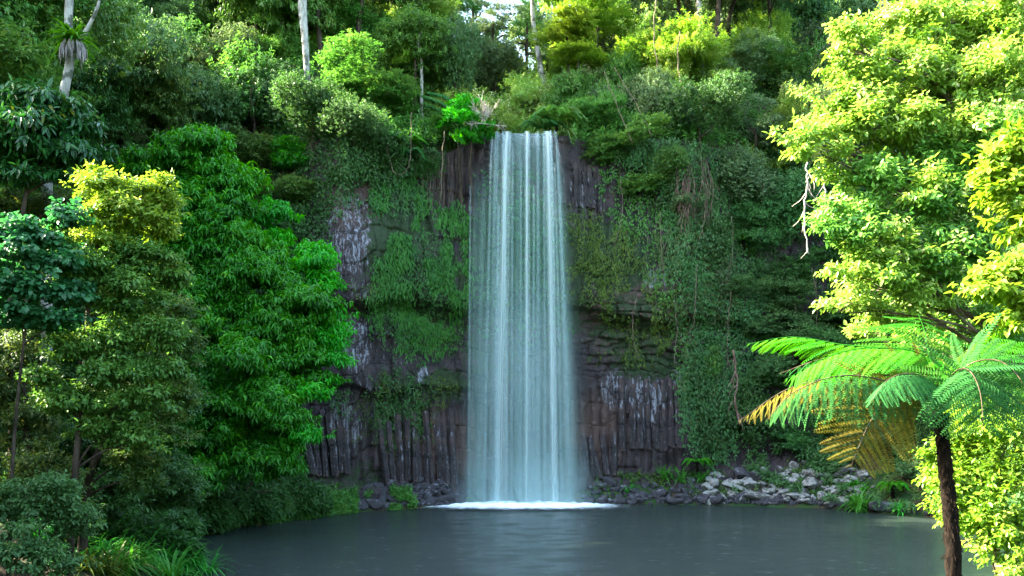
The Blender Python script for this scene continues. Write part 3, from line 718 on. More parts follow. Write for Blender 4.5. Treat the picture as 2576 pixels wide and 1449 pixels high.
# ---- undergrowth clothing every slope
rng = np.random.default_rng(12)
def undergrowth(name, n, th0, th1, v0, v1, mat, leaf, offs, seed, skip=None):
    r = np.random.default_rng(seed); th_ = r.uniform(th0, th1, n); k = r.uniform(v0, v1, n)
    D, Z = prof(th_); R = shore_R(th_)
    ki = np.floor(k).astype(int); f = k - ki; a = np.arange(n)
    d = D[a, ki] * (1 - f) + D[a, np.minimum(ki + 1, KP - 1)] * f; z = Z[a, ki] * (1 - f) + Z[a, np.minimum(ki + 1, KP - 1)] * f
    off = r.uniform(*offs, n) * (.6 + .8 * (vnoise(th_ * 20, d * .8, z * .5, seed) * .5 + .5))
    out = np.stack([-np.sin(th_), -np.cos(th_), np.full(n, .7)], -1); out = nrm(out)
    P = np.stack([TC[0] + (R + d) * np.sin(th_), TC[1] + (R + d) * np.cos(th_), z], -1) + out * off[:, None]
    px, py = project(P); keep = (px > -150) & (px < 2726) & (py > -100) & (py < 1600) & (P[:, 1] > 3)
    keep &= ~((np.abs(P[:, 0] - .6) < 2.3) & (P[:, 1] > 43))
    if skip is not None: keep &= ~skip(px, py, P)
    P = P[keep]; out = out[keep]
    lv = Leaves(); sprays(lv, r, P, out, 7, leaf[0], leaf[1], leaf[2], .3, np.clip(.4 + .35 * vnoise(P[:, 0] * .7, P[:, 1] * .7, P[:, 2] * .7, seed), 0, 1))
    return tag(link(name, lv.mesh(name, mat)), kind='stuff')
rocky = lambda px, py, P: (px > 1450) & (px < 2330) & (py > 1150 + 40 * np.sin(px / 40.)) & (vnoise(px / 40., py / 25., 0, 4) < .35)
cl = lambda px, py, P: (px > 770) & (px < 1730) & (py > 350) & (py < 1215)
undergrowth('undergrowth', 26000, math.radians(-110), math.radians(-38), 1.0, 8.2, MAT['leaf_deep'], (.26, .1, .5), (.0, .9), 21, cl)
undergrowth('undergrowth', 10000, math.radians(-50), math.radians(42), 5.9, 8.6, MAT['leaf_mid'], (.26, .1, .5), (.0, .9), 22, cl)
undergrowth('undergrowth', 26000, math.radians(30), math.radians(120), 1.1, 8.0, MAT['leaf_blue'], (.24, .09, .5), (.0, .8), 23, lambda a, b, c: rocky(a, b, c) | cl(a, b, c))
undergrowth('undergrowth', 2500, math.radians(-52), math.radians(-20), .9, 2.3, MAT['leaf_mid'], (.16, .07, .4), (.0, .45), 24, lambda px, py, P: (px > 900) & (vnoise(px / 30., py / 20., 0, 8) < .3))
undergrowth('undergrowth', 2200, math.radians(10), math.radians(60), 1.3, 2.6, MAT['leaf_mid'], (.14, .06, .4), (-.05, .22), 25, lambda px, py, P: vnoise(px / 30., py / 14., 0, 14) < -.1)

# ---- plants that grow on the rock face
def wall_plants(name, mat, n, spots, L, W, dirz, seed, nthr=-.15, per=3, off=(.0, .25), D0=(0, -.45), sc=1.0):
    r = np.random.default_rng(seed); n0 = n * 6
    ii = r.integers(4, NV - 4, n0); jj = r.integers(4, NU - 4, n0)
    P = PC[ii, jj]; px, py = pxs[ii, jj], pys[ii, jj]; w = np.zeros(n0)
    for a, b, c_, d_, q in spots: w = np.maximum(w, q * ell(px, py, a, b, c_, d_, .35))
    nn = fbm(px / 34., py / 70., 0, seed, 3)
    keep = r.random(n0) < w * smooth(nthr - .12, nthr + .12, nn)
    P = P[keep][:n]; m = len(P); t_ = thc[jj[keep][:n]]; out = np.stack([-np.sin(t_), -np.cos(t_), np.zeros(m)], -1)
    lv = Leaves(); tn = np.clip(.45 + .4 * fbm(px[keep][:n] / 20., py[keep][:n] / 40., 0, seed + 1), 0, 1)
    for k in range(per):
        q = P + out * r.uniform(*off, (m, 1)) + r.normal(size=(m, 3)) * .06
        D = out * .45 + r.normal(size=(m, 3)) * .38 + np.array([0, 0, dirz])
        s = r.uniform(.6, 1.3, m) * sc
        lv.add(q, D, out + r.normal(size=(m, 3)) * .3 + np.array([0, 0, .4]), L * s, W * s, np.clip(tn + r.normal(size=m) * .14, 0, 1), curl=.25)
    return tag(link(name, lv.mesh(name, mat)), kind='stuff')
wall_plants('hanging_leaves', MAT['leaf_hang'], 17000, [(1000, 560, 75, 110, 1), (1060, 700, 105, 160, 1), (1130, 640, 50, 130, .9), (1010, 790, 80, 70, .6), (1150, 560, 30, 60, .5), (1060, 840, 80, 60, .35)], .26, .045, -.85, 301, -.16)
wall_plants('hanging_leaves', MAT['leaf_deep'], 7000, [(980, 480, 90, 60, 1), (900, 470, 80, 50, .9), (1060, 760, 110, 150, .6), (1000, 1030, 80, 100, .6), (870, 1010, 50, 40, .5), (1310, 700, 140, 150, .55), (1290, 500, 90, 90, .4)], .17, .06, -.5, 302, -.2)
wall_plants('wall_moss', MAT['leaf_moss'], 9000, [(990, 1000, 50, 70, .8), (1080, 1000, 50, 60, .6), (1000, 1110, 18, 40, 1.5), (1140, 960, 40, 22, 1), (1030, 1060, 40, 50, .6), (905, 1060, 40, 60, .5), (930, 740, 60, 40, .4), (1080, 850, 60, 50, .5), (1440, 560, 14, 60, .9)], .085, .045, -.2, 303, -.1, off=(0, .1))
wall_plants('wall_ferns', MAT['leaf_moss'], 9500, [(1520, 640, 85, 90, 1.0), (1460, 620, 40, 110, .8), (1590, 690, 60, 50, .7), (1600, 790, 80, 50, .9), (1640, 850, 60, 60, .9), (1500, 745, 80, 20, .7), (1690, 880, 30, 50, .7), (1560, 905, 80, 20, .7), (1660, 760, 60, 40, .6)], .2, .042, -.6, 304, -.22)
wall_plants('hanging_leaves', MAT['leaf_mid'], 7000, [(1560, 450, 60, 60, .8), (1600, 540, 60, 60, 1), (1660, 560, 90, 80, 1), (1700, 680, 70, 90, .8), (1740, 800, 50, 120, .8), (1720, 940, 25, 60, .6)], .17, .07, -.6, 305, -.3)

wall_plants('creepers', MAT['leaf_deep'], 15000, [(760, 420, 110, 80, 1.2), (700, 600, 110, 160, 1.2), (640, 800, 110, 200, 1.2), (840, 400, 80, 60, 1.1), (620, 1050, 110, 180, 1), (810, 500, 50, 60, .8), (960, 400, 80, 60, 1.1), (1060, 350, 90, 40, 1)], .2, .08, -.6, 306, -.6, off=(.0, .5))
wall_plants('creepers', MAT['leaf_blue'], 17000, [(1800, 500, 110, 170, 1.3), (1830, 750, 100, 180, 1.3), (1800, 1000, 80, 150, 1.3), (1700, 430, 80, 60, 1), (1640, 380, 80, 50, 1.2), (1740, 640, 60, 90, .9), (1560, 360, 60, 40, 1)], .17, .07, -.6, 307, -.6, off=(.0, .6))
wall_plants('creepers', MAT['leaf_olive'], 8000, [(1780, 520, 100, 160, 1), (1790, 800, 80, 160, 1), (1700, 620, 60, 80, .8), (1770, 980, 50, 80, .8)], .15, .055, -.8, 308, -.12, off=(.1, .7))

# ------------------------------------------------------------------ hero trees: crowns laid out bough by bough
def boughs(items, k=1.0):
    """(px, py, rx, ry, Y) -> lobes in metres"""
    out = []
    for (px, py, rx, ry, Y) in items:
        p = at(px, py, Y); s = Y / FPX; out.append((p, (rx * s * k, (rx + ry) * .5 * s * k, ry * s * k)))
    return out

def limbs(mb, rng, trunkpath, lobes, r0, sub=3, start=.25):
    trunkpath = np.asarray(trunkpath)
    for c, r in lobes:
        c = np.asarray(c); zt = c[2] - max(.5, .6 * np.linalg.norm(c[:2] - trunkpath[-1][:2]))
        k = int(np.argmin(np.abs(trunkpath[:, 2] - zt))); k = max(k, int(start * len(trunkpath))); b = trunkpath[k]
        m_ = (b + c) / 2 + np.array([0, 0, .08 * np.linalg.norm(c - b)]) + rng.normal(size=3) * .06 * np.linalg.norm(c - b)
        pth = bez([b, m_, c], 5); mb.tube(pth, np.linspace(r0, r0 * .22, len(pth)), 5)
        for s_ in range(sub):
            d = rdir(rng, 1)[0]; e = c + d * np.array(r) * .85; q = pth[rng.integers(len(pth) // 2, len(pth))]
            mb.tube(bez([q, (q + e) / 2 + rng.normal(size=3) * .05, e], 3), np.linspace(r0 * .3, r0 * .07, 7), 4)

def hero(name, label, cat, base, path, lobes, leaf, cr, tws, per, L, W, r0=.12, bark='bark_brown', droop=.35, flat=.6, dens=1.0, seed=1, rounded=True, group=None, extra=(), sub=3, lr=None, **kw):
    rng = np.random.default_rng(seed); base = np.asarray(base, float)
    root = tag(link(name, None, loc=base), label, cat, group); root.empty_display_size = .3
    mb = MB(); P = bez(path, 6); mb.tube(P, np.linspace(r0, r0 * .35, len(P)), 8, rng=rng, rough=.07)
    limbs(mb, rng, P, lobes, lr or r0 * .42, sub)
    me = mb.mesh('trunk', [MAT[bark]]); me.transform(Matrix.Translation(-Vector(base)))
    link('trunk' if cat == 'tree' else 'stem', me, root)
    def put(lo, lf):
        lv = crown(rng, [(c - base, r) for c, r in lo], cr, tws, per, L, W, droop, flat, dens, **kw)
        link('crown' if cat == 'tree' else 'foliage', lv.mesh('crown', MAT[lf], rounded), root)
    put(lobes, leaf)
    for lo, lf in extra: put(lo, lf)
    return root

# -- the vivid green tree leaning over the left shore
g1 = [(385, 440, 70, 45, 36.5), (560, 450, 50, 50, 35.8), (430, 560, 80, 60, 35.8), (520, 400, 50, 40, 36), (640, 650, 60, 50, 35), (470, 395, 70, 45, 36), (420, 470, 90, 50, 36.5), (530, 470, 70, 50, 35.5), (500, 540, 100, 50, 35), (570, 600, 80, 45, 35), (470, 640, 70, 60, 35.5), (560, 690, 90, 60, 34.5),
      (650, 740, 90, 60, 34.5), (750, 780, 75, 55, 34.5), (690, 840, 110, 60, 34), (560, 830, 90, 70, 34.5), (620, 930, 110, 60, 33.5), (740, 930, 80, 50, 33.7), (520, 980, 80, 60, 33.5),
      (640, 1030, 100, 50, 33), (530, 1110, 80, 60, 33), (660, 1110, 80, 45, 33), (600, 1180, 100, 45, 32.7), (510, 1210, 60, 40, 32.3), (480, 800, 60, 70, 34.5), (720, 1010, 70, 40, 33.3), (700, 1160, 60, 30, 33)]
_r = np.random.default_rng(33); g1 = [(a + _r.normal() * 14, b + _r.normal() * 18, c * _r.uniform(.75, 1.2), d * _r.uniform(.9, 1.5), e + _r.normal() * .4) for a, b, c, d, e in g1]
g2 = [(770, 660, 50, 42, 35.5), (810, 730, 38, 40, 35.2), (820, 820, 40, 45, 35), (815, 900, 42, 45, 34.6), (790, 980, 50, 40, 34.2), (730, 1090, 42, 30, 33.4), (670, 545, 38, 26, 37), (700, 600, 26, 20, 36.8)]
b0 = np.array([-11.3, 34.6, 1.6])
hero('leaning_tree', 'huge vivid green tree in tiers of drooping leaves leaning over the left shore', 'tree', b0,
     [b0 + (0, 0, -.6), (-11.2, 34.8, 4), (-11.0, 35, 7.5), (-11.4, 35.5, 11), (-11.8, 36, 13.8)], boughs(g1), 'leaf_vivid', .50, .25, 9, .28, .08, .28, 'bark_dark', .8, .6, .95, 31,
     False, extra=[(boughs(g2), 'leaf_vivid_pale')], spread=1.25, lift=.35, lr=.07, inner=.3)

# -- sunlit sapling and its neighbours on the near left bank (about 19 m away)
def sap_base(px, py, Y): p = at(px, py, Y); return np.array([p[0], p[1], gz(p[0], p[1])])
s1 = [(240, 448, 14, 22, 19.5), (350, 476, 12, 20, 19.7), (412, 484, 14, 22, 20), (300, 484, 14, 20, 19.6), (270, 462, 12, 16, 19.5), (250, 480, 42, 30, 19.5), (300, 540, 70, 45, 19.5), (390, 560, 55, 50, 20), (260, 590, 50, 40, 19.3), (420, 510, 25, 22, 20), (330, 500, 30, 20, 20)]
s2 = [(350, 650, 80, 50, 19.7), (410, 690, 50, 50, 20), (230, 690, 80, 45, 19), (330, 760, 85, 50, 19.3), (140, 640, 70, 50, 19), (260, 850, 60, 40, 19), (380, 850, 70, 45, 19.4), (170, 880, 55, 25, 18.6), (400, 930, 55, 35, 19.3), (280, 940, 90, 40, 18.8),
      (160, 1010, 70, 35, 18.5), (300, 1030, 80, 40, 18.8), (390, 1010, 50, 30, 19), (260, 1100, 60, 40, 18.8), (360, 1110, 50, 40, 19), (110, 950, 50, 30, 18.6)]
b1 = at(168, 1449, 18.6); b1[2] = gz(b1[0], b1[1])
hero('sapling', 'slender sapling with its top coloured a sunlit yellow green on the near left bank', 'tree', b1,
     [b1 + (0, 0, -.3), at(190, 1180, 18.6), at(214, 920, 18.8), at(228, 700, 19), at(260, 560, 19.3)], boughs(s2), 'leaf_mid', .22, .13, 7, .115, .056, .085, 'bark_dark', .4, .75, .85, 41,
     extra=[(boughs(s1, 1.1), 'leaf_yellow')], lr=.03, inner=.3, sub=5)  # yellow lobes paint the sunlit top into the leaf colour
s3 = [(330, 1000, 70, 50, 21), (420, 1080, 60, 50, 21), (340, 1160, 60, 40, 21), (420, 780, 60, 50, 21.5), (450, 880, 50, 60, 21.5), (440, 1000, 50, 50, 21.5), (370, 1210, 40, 30, 21)]
b2 = at(205, 1380, 21); b2[2] = gz(b2[0], b2[1])
hero('understorey_tree', 'dull olive leaved tree with a dark forked stem behind the sapling', 'tree', b2,
     [b2 + (0, 0, -.3), at(215, 1250, 21), at(250, 1130, 21), at(300, 1040, 21.2)], boughs(s3), 'leaf_olive', .22, .14, 7, .10, .042, .13, 'bark_dark', .3, .6, 1.0, 42, lr=.035)
s4 = [(40, 590, 50, 24, 18), (115, 600, 45, 24, 18.3), (160, 555, 35, 20, 18.6), (60, 655, 50, 28, 17.8), (145, 660, 45, 26, 18.2), (25, 720, 40, 28, 17.8), (100, 735, 50, 28, 18), (175, 740, 40, 26, 18.4), (60, 800, 45, 28, 18), (145, 815, 45, 26, 18.2)]
b3 = at(20, 1500, 17.6); b3[2] = gz(b3[0], b3[1])
hero('leafy_climber', 'teal round-leaved climber mound left of the sapling top', 'creeper', b3,
     [b3 + (0, 0, -.2), at(30, 1200, 17.8), at(50, 950, 18), at(80, 700, 18.2)], boughs(s4), 'leaf_teal', .25, .15, 7, .12, .105, .05, 'bark_dark', .6, .7, 1.1, 43, lr=.02)
s5 = [(60, 280, 90, 50, 22.4), (150, 300, 70, 45, 22.6), (100, 360, 100, 50, 22.4), (190, 360, 45, 45, 22.8), (60, 430, 70, 40, 22.2), (140, 330, 60, 50, 22.2), (150, 410, 60, 40, 22.3), (170, 430, 60, 35, 22.6), (30, 340, 60, 60, 22.2)]
b4 = at(28, 1400, 21.8); b4[2] = gz(b4[0], b4[1])
hero('broadleaf_tree', 'glossy dark big-leaved tree at the left edge under the nest fern', 'tree', b4,
     [b4 + (0, 0, -.3), at(30, 1100, 22), at(24, 800, 22.2), at(60, 520, 22.4), at(90, 380, 22.4)], boughs(s5), 'leaf_gloss', .36, .26, 8, .27, .085, .1, 'bark_dark', .75, .6, .9, 44, spread=1.1)
s6 = [(50, 900, 70, 60, 22), (30, 1000, 60, 60, 22), (70, 1080, 70, 60, 21), (40, 540, 60, 50, 24), (160, 520, 70, 40, 24), (110, 1180, 70, 60, 20), (30, 1230, 60, 70, 19)]
b5 = at(60, 1449, 21); b5[2] = gz(b5[0], b5[1])
hero('understorey_tree', 'grey olive small-leaved tree down the left edge', 'tree', b5,
     [b5 + (0, 0, -.3), at(70, 1200, 21), at(60, 900, 22), at(80, 560, 23.5)], boughs(s6), 'leaf_olive', .25, .15, 7, .095, .045, .1, 'bark_dark', .4, .6, 1.0, 45)
s8 = [(100, 620, 90, 60, 26), (200, 740, 90, 70, 26), (330, 880, 90, 70, 25.5), (190, 930, 90, 70, 25.5), (300, 1130, 90, 60, 24), (420, 1200, 70, 50, 25), (90, 830, 90, 70, 25.5), (410, 1010, 70, 60, 25.5), (180, 1120, 90, 70, 23.5), (260, 1240, 80, 50, 23),
      (60, 1000, 80, 80, 24), (430, 1260, 60, 36, 26)]
b10 = at(240, 1340, 25); b10[2] = gz(b10[0], b10[1])
hero('understorey_tree', 'dense shaded green tree filling the space behind the sapling', 'tree', b10,
     [b10 + (0, 0, -.3), at(235, 1150, 25.2), at(220, 900, 25.6), at(190, 700, 26)], boughs(s8, 1.1), 'leaf_deep', .3, .17, 7, .13, .055, .12, 'bark_dark', .4, .6, 1.0, 47)
s7 = [(90, 1260, 100, 70, 17.5), (40, 1370, 80, 70, 16.5), (180, 1320, 45, 40, 17.5), (120, 1420, 60, 50, 16.5)]
b6 = at(90, 1449, 17); b6[2] = gz(b6[0], b6[1])
hero('shrub', 'dark blue green bush in the bottom left corner', 'shrub', b6,
     [b6 + (0, 0, -.2), at(95, 1400, 17), at(100, 1330, 17.2)], boughs(s7), 'leaf_blue', .25, .15, 7, .10, .05, .04, 'bark_dark', .4, .6, 1.0, 46)

# -- the big sunlit tree on the right, 16-18 m away
r1 = [(2120, 130, 45, 50, 17), (2160, 200, 50, 50, 17), (2075, 255, 40, 35, 17), (2020, 350, 60, 25, 16.5), (2090, 340, 50, 40, 16.8), (2060, 385, 60, 22, 16.4), (2150, 300, 50, 50, 17),
      (2240, 120, 70, 60, 17.5), (2330, 60, 80, 60, 17.5), (2420, 120, 80, 80, 17.5), (2300, 200, 90, 70, 17), (2200, 340, 80, 60, 16.8), (2400, 250, 90, 80, 17), (2290, 330, 80, 60, 16.6),
      (2500, 60, 80, 80, 17), (2530, 200, 70, 80, 16.6), (2130, 770, 45, 14, 16), (2220, 700, 80, 45, 16), (2300, 760, 60, 40, 16), (2150, 660, 50, 35, 16), (2190, 260, 60, 50, 17), (2160, 745, 45, 30, 17.5), (2250, 790, 60, 30, 17.5), (2350, 810, 70, 35, 18), (2450, 800, 60, 35, 18), (2180, 850, 40, 20, 19), (2300, 870, 60, 25, 19), (2420, 880, 60, 30, 19), (2520, 860, 60, 40, 19), (2110, 440, 50, 25, 16.6), (2330, 480, 60, 40, 16), (2260, 640, 60, 40, 15.8), (2450, 330, 60, 50, 16.4), (2550, 130, 60, 60, 16.8)]
r2 = [(2180, 450, 70, 50, 16.5), (2120, 540, 65, 40, 16.2), (2230, 520, 70, 50, 16.3), (2320, 430, 80, 60, 16.5), (2420, 400, 80, 70, 16.5), (2330, 560, 80, 60, 16.2), (2200, 610, 80, 50, 16), (2440, 520, 80, 60, 16.2),
      (2400, 660, 90, 60, 16), (2520, 340, 60, 70, 16), (2310, 660, 70, 50, 16), (2490, 620, 60, 60, 16), (2090, 590, 40, 28, 16), (2400, 740, 90, 50, 16.5), (2500, 760, 80, 60, 16.5), (2560, 450, 60, 70, 16.4), (2300, 720, 60, 40, 16.6), (2480, 840, 80, 50, 17)]
b7 = np.array([10.2, 17.2, gz(10.2, 17.2)])
hero('sunlit_tree', 'big sunlit yellow green tree filling the right side above the tree fern', 'tree', b7,
     [b7 + (0, 0, -.4), (10.0, 17.2, 3.5), at(2580, 900, 17), at(2500, 600, 17.2), at(2450, 350, 17.4), at(2400, 100, 17.6)], boughs(r1, 1.15), 'leaf_lime', .20, .15, 7, .12, .056, .2, 'bark_tan', .45, .85, .5, 51,
     extra=[(boughs(r2, 1.12), 'leaf_bright')], lr=.05, sub=7, inner=.45)  # lit boughs painted lime, darker inner ones a greener leaf colour
r3 = [(2530, 470, 70, 50, 13), (2560, 560, 60, 50, 13), (2500, 720, 60, 30, 12.5), (2560, 700, 60, 40, 12.5), (2560, 800, 50, 40, 12.5), (2545, 390, 40, 50, 13)]
b8 = np.array([8.4, 12.8, gz(8.4, 12.8)])
hero('sunlit_tree', 'pale large-leaved sunlit tree reaching in from the right edge', 'tree', b8,
     [b8 + (0, 0, -.3), (8.2, 12.8, 4), (7.9, 12.8, 6), (7.6, 13, 7.4)], boughs(r3, 1.1), 'leaf_yellow', .17, .15, 7, .14, .068, .11, 'bark_tan', .45, .6, .8, 52, lr=.03, sub=6)
r4 = [(2370, 1150, 40, 40, 14.5), (2440, 1130, 60, 50, 14.5), (2530, 1100, 60, 60, 14), (2350, 1210, 45, 40, 14.3), (2450, 1220, 70, 50, 14), (2540, 1220, 60, 60, 13.7), (2400, 1290, 50, 45, 14), (2480, 1310, 70, 50, 13.8),
      (2560, 1340, 60, 60, 13.5), (2500, 1390, 40, 40, 13.5), (2560, 1430, 50, 40, 13.3), (2490, 1030, 70, 50, 14.5), (2430, 1180, 50, 60, 14.6)]
b9 = np.array([7.3, 13.6, gz(7.3, 13.6)])
hero('sunlit_bush', 'bright yellow green bush behind the lower trunk of the tree fern', 'shrub', b9,
     [b9 + (0, 0, -.2), at(2500, 1350, 14), at(2480, 1200, 14.2)], boughs(r4, 1.1), 'leaf_yellow', .17, .13, 7, .095, .048, .05, 'bark_tan', .4, .8, .7, 53, lr=.02, inner=.4, sub=6)

# ------------------------------------------------------------------ the tree fern
def pinna_mesh(name, mat, rng, bend):
    """a feather one metre long along +X, leaflets to both sides, tip curling down"""
    lv = Leaves(); n = 21; s = np.linspace(.04, .985, n)
    z = -bend * s ** 2; x = s; P = np.stack([x, 0 * s, z], -1); Tn = nrm(np.gradient(P, axis=0))
    l = .195 * np.clip(1.0 - s, .02, 1) ** .45 * smooth(-.15, .2, s) + .010
    for sd in (-1, 1):
        D = Tn * .5 + np.array([0, sd, -.12]) + rng.normal(size=(n, 3)) * .03
        lv.add(P, D, np.tile([0, 0, 1.], (n, 1)), l, .037, np.clip(.5 + rng.normal(size=n) * .15, 0, 1), fold=.08, curl=.12)
    st = np.linspace(0, 1, 7); Pp = np.stack([st, 0 * st, -bend * st ** 2], -1)
    me = lv.mesh(name, mat)
    return me
PIN = {k: [pinna_mesh('pinna', MAT[k], np.random.default_rng(60 + i), b) for i, b in enumerate((.12, .22, .32))] for k in ('frond_green', 'frond_blue', 'frond_gold')}

fb = at(2400, 1470, 12.0); fb[2] = gz(fb[0], fb[1])
ftop = at(2372, 1030, 12.0)
fern = tag(link('tree_fern', None, loc=fb), 'tall tree fern with wide arching fronds and a dark fibrous trunk by the water', 'tree fern')
rng = np.random.default_rng(61); mb = MB()
P = bez([fb + (0, 0, -.3), at(2398, 1420, 12), at(2390, 1290, 12), at(2378, 1180, 12), at(2370, 1085, 12), ftop + (0, 0, -.05)], 10)
mb.tube(P, np.linspace(.10, .078, len(P)), 14, rng=rng, rough=.16)
me = mb.mesh('trunk', [MAT['bark_fibre']]); me.transform(Matrix.Translation(-Vector(fb))); link('trunk', me, fern)
mb = MB()
for k in range(500):
    q = P[rng.integers(2, len(P) - 1)] + rng.normal(size=3) * .01; a = rng.uniform(0, 6.28); d = np.array([math.cos(a), math.sin(a), -.9 - rng.random()])
    s = q + np.array([math.cos(a), math.sin(a), 0]) * .085; mb.tube([s, s + nrm(d) * rng.uniform(.03, .09)], [.006, .002], 3, False)
me = mb.mesh('root_fibres', [MAT['bark_fibre']]); me.transform(Matrix.Translation(-Vector(fb))); tag(link('root_fibres', me, fern), kind='stuff')

npin = [0]
def frond(parent, origin, base_pt, pts, mat, Lmax, npair, sdown=.35, seed=0, solo=True, stipe=.14, label=None, up=(0, 0, 1), r0=.014, sweep=.35):
    """pts: way points in metres from the crown heart to the tip"""
    rng = np.random.default_rng(seed); P = bez([base_pt] + pts, 14); seg = np.linalg.norm(np.diff(P, axis=0), axis=1); cum = np.r_[0, np.cumsum(seg)]; cum /= cum[-1]
    mb = MB(); mb.tube(P[::2], np.linspace(r0, .003, len(P[::2])), 5)
    me = mb.mesh('frond', [MAT['bark_brown' if mat != 'frond_green' else 'frond_green']]); me.transform(Matrix.Translation(-Vector(origin)))
    if 'tint' not in me.attributes: pass
    fo = link('frond', me, parent)
    if label: fo['label'] = label
    T = nrm(np.gradient(P, axis=0)); ts = stipe + (1 - stipe) * (np.linspace(0, 1, npair) ** .95) * .985
    joined = []
    for i_, t_ in enumerate(ts):
        p = np.array([np.interp(t_, cum, P[:, k]) for k in range(3)]); tn = nrm(np.array([np.interp(t_, cum, T[:, k]) for k in range(3)]))
        q = (t_ - stipe) / (1 - stipe); l = Lmax * (np.sin(math.pi * min(1, (q * .80 + .20))) ** .7) * (1 if q < .9 else .8) + .02
        upv = nrm(np.array(up, float)); side = nrm(np.cross(tn, upv)); nn = np.cross(side, tn)
        for sd in (-1, 1):
            X = nrm(side * sd + tn * (sweep + .5 * q) + np.array([0, 0, -sdown]) + rng.normal(size=3) * .05)
            Zx = nrm(nn - X * np.dot(nn, X)); Yx = np.cross(Zx, X)
            ll = l * rng.uniform(.92, 1.06)
            M = Matrix([[X[0], Yx[0], Zx[0], p[0] - origin[0]], [X[1], Yx[1], Zx[1], p[1] - origin[1]], [X[2], Yx[2], Zx[2], p[2] - origin[2]], [0, 0, 0, 1]]) @ Matrix.Diagonal((ll, ll * (.75 + .25 * min(1, ll / .4)), ll, 1))
            me_ = PIN[mat][rng.integers(3)]
            if solo and npin[0] < 300:
                o_ = link('pinna', me_, fo); o_.matrix_local = M; npin[0] += 1
            else: joined.append((me_, M))
    if joined:
        V = []; F = []; TT = []; n = 0
        for me_, M in joined:
            c = np.empty(len(me_.vertices) * 3, np.float32); me_.vertices.foreach_get('co', c); c = c.reshape(-1, 3)
            m_ = np.array(M); V.append(c @ m_[:3, :3].T + m_[:3, 3]); f = np.empty(len(me_.loops), np.int32); me_.loops.foreach_get('vertex_index', f)
            F.append(f.reshape(-1, 3) + n); a = np.empty(len(me_.polygons), np.float32); me_.attributes['tint'].data.foreach_get('value', a); TT.append(a); n += len(c)
        tag(link('pinnae', mesh_from('pinnae', np.concatenate(V), np.concatenate(F), [MAT[mat]], False, [('tint', np.concatenate(TT), 'FACE')]), fo), kind='stuff')
    return fo
def A(*p): return [at(*q) for q in p]
frond(fern, fb, ftop, A((2320, 975, 11.8), (2255, 985, 11.6), (2190, 1060, 11.4), (2140, 1175, 11.3)), 'frond_gold', .78, 17, .12, 2, label='golden brown drooping frond hanging over the rubble', up=(-.2, -1, .35), sweep=.25)
frond(fern, fb, ftop, A((2250, 965, 11.7), (2120, 945, 11.4), (2000, 985, 11.1), (1925, 1060, 10.9)), 'frond_blue', .66, 20, 1.25, 1, sweep=.55)
frond(fern, fb, ftop, A((2230, 890, 12.6), (2110, 866, 12.9), (1990, 848, 13.2), (1880, 866, 13.4)), 'frond_green', .70, 20, .35, 3, sweep=.9)
frond(fern, fb, ftop, A((2395, 945, 11.6), (2435, 930, 11.3), (2465, 985, 11.0), (2475, 1090, 10.9)), 'frond_blue', .84, 17, .2, 5, up=(0, -1, .2), sweep=.25)
frond(fern, fb, ftop, A((2330, 900, 12.0), (2200, 875, 12.1), (2090, 895, 12.2), (1975, 955, 12.2)), 'frond_green', .84, 22, .5, 4, sweep=.6)
frond(fern, fb, ftop, A((2390, 940, 12.2), (2440, 890, 12.4), (2520, 820, 12.7), (2620, 750, 13.0)), 'frond_green', .70, 22, .5, 6, sweep=.5)
frond(fern, fb, ftop, A((2350, 940, 12.6), (2335, 880, 13.2), (2325, 830, 13.8), (2310, 790, 14.4)), 'frond_green', .98, 13, .10, 8, up=(0, -.8, .5), sweep=.05, stipe=.3)
frond(fern, fb, ftop, A((2280, 955, 12.0), (2150, 943, 12.0), (1990, 975, 11.9), (1858, 1060, 11.8)), 'frond_gold', .46, 22, .8, 7, False, label='old golden brown frond behind the blue green one, longest to the left', sweep=.6)
frond(fern, fb, ftop, A((2410, 965, 12.3), (2480, 930, 12.5), (2560, 930, 12.7), (2650, 980, 12.9)), 'frond_green', .6, 22, .7, 9, False)
frond(fern, fb, ftop, A((2420, 930, 11.7), (2500, 905, 11.5), (2560, 945, 11.3), (2610, 1040, 11.1)), 'frond_blue', .66, 20, .5, 10, False, up=(0, -.8, .6))
frond(fern, fb, ftop, A((2300, 940, 13.0), (2200, 905, 13.8), (2080, 900, 14.6), (1960, 940, 15.2)), 'frond_blue', .56, 20, .7, 11, False)
frond(fern, fb, ftop, A((2420, 920, 12.8), (2480, 870, 13.6), (2550, 860, 14.2), (2620, 880, 14.8)), 'frond_green', .62, 20, .4, 12, False)
frond(fern, fb, ftop, A((2340, 950, 12.8), (2290, 915, 13.2), (2220, 915, 13.6), (2150, 950, 14.0)), 'frond_green', .58, 20, .5, 13, False)
frond(fern, fb, ftop, A((2340, 960, 11.8), (2290, 940, 11.4), (2235, 955, 11.1), (2190, 1010, 10.9)), 'frond_blue', .55, 18, .7, 14, False)

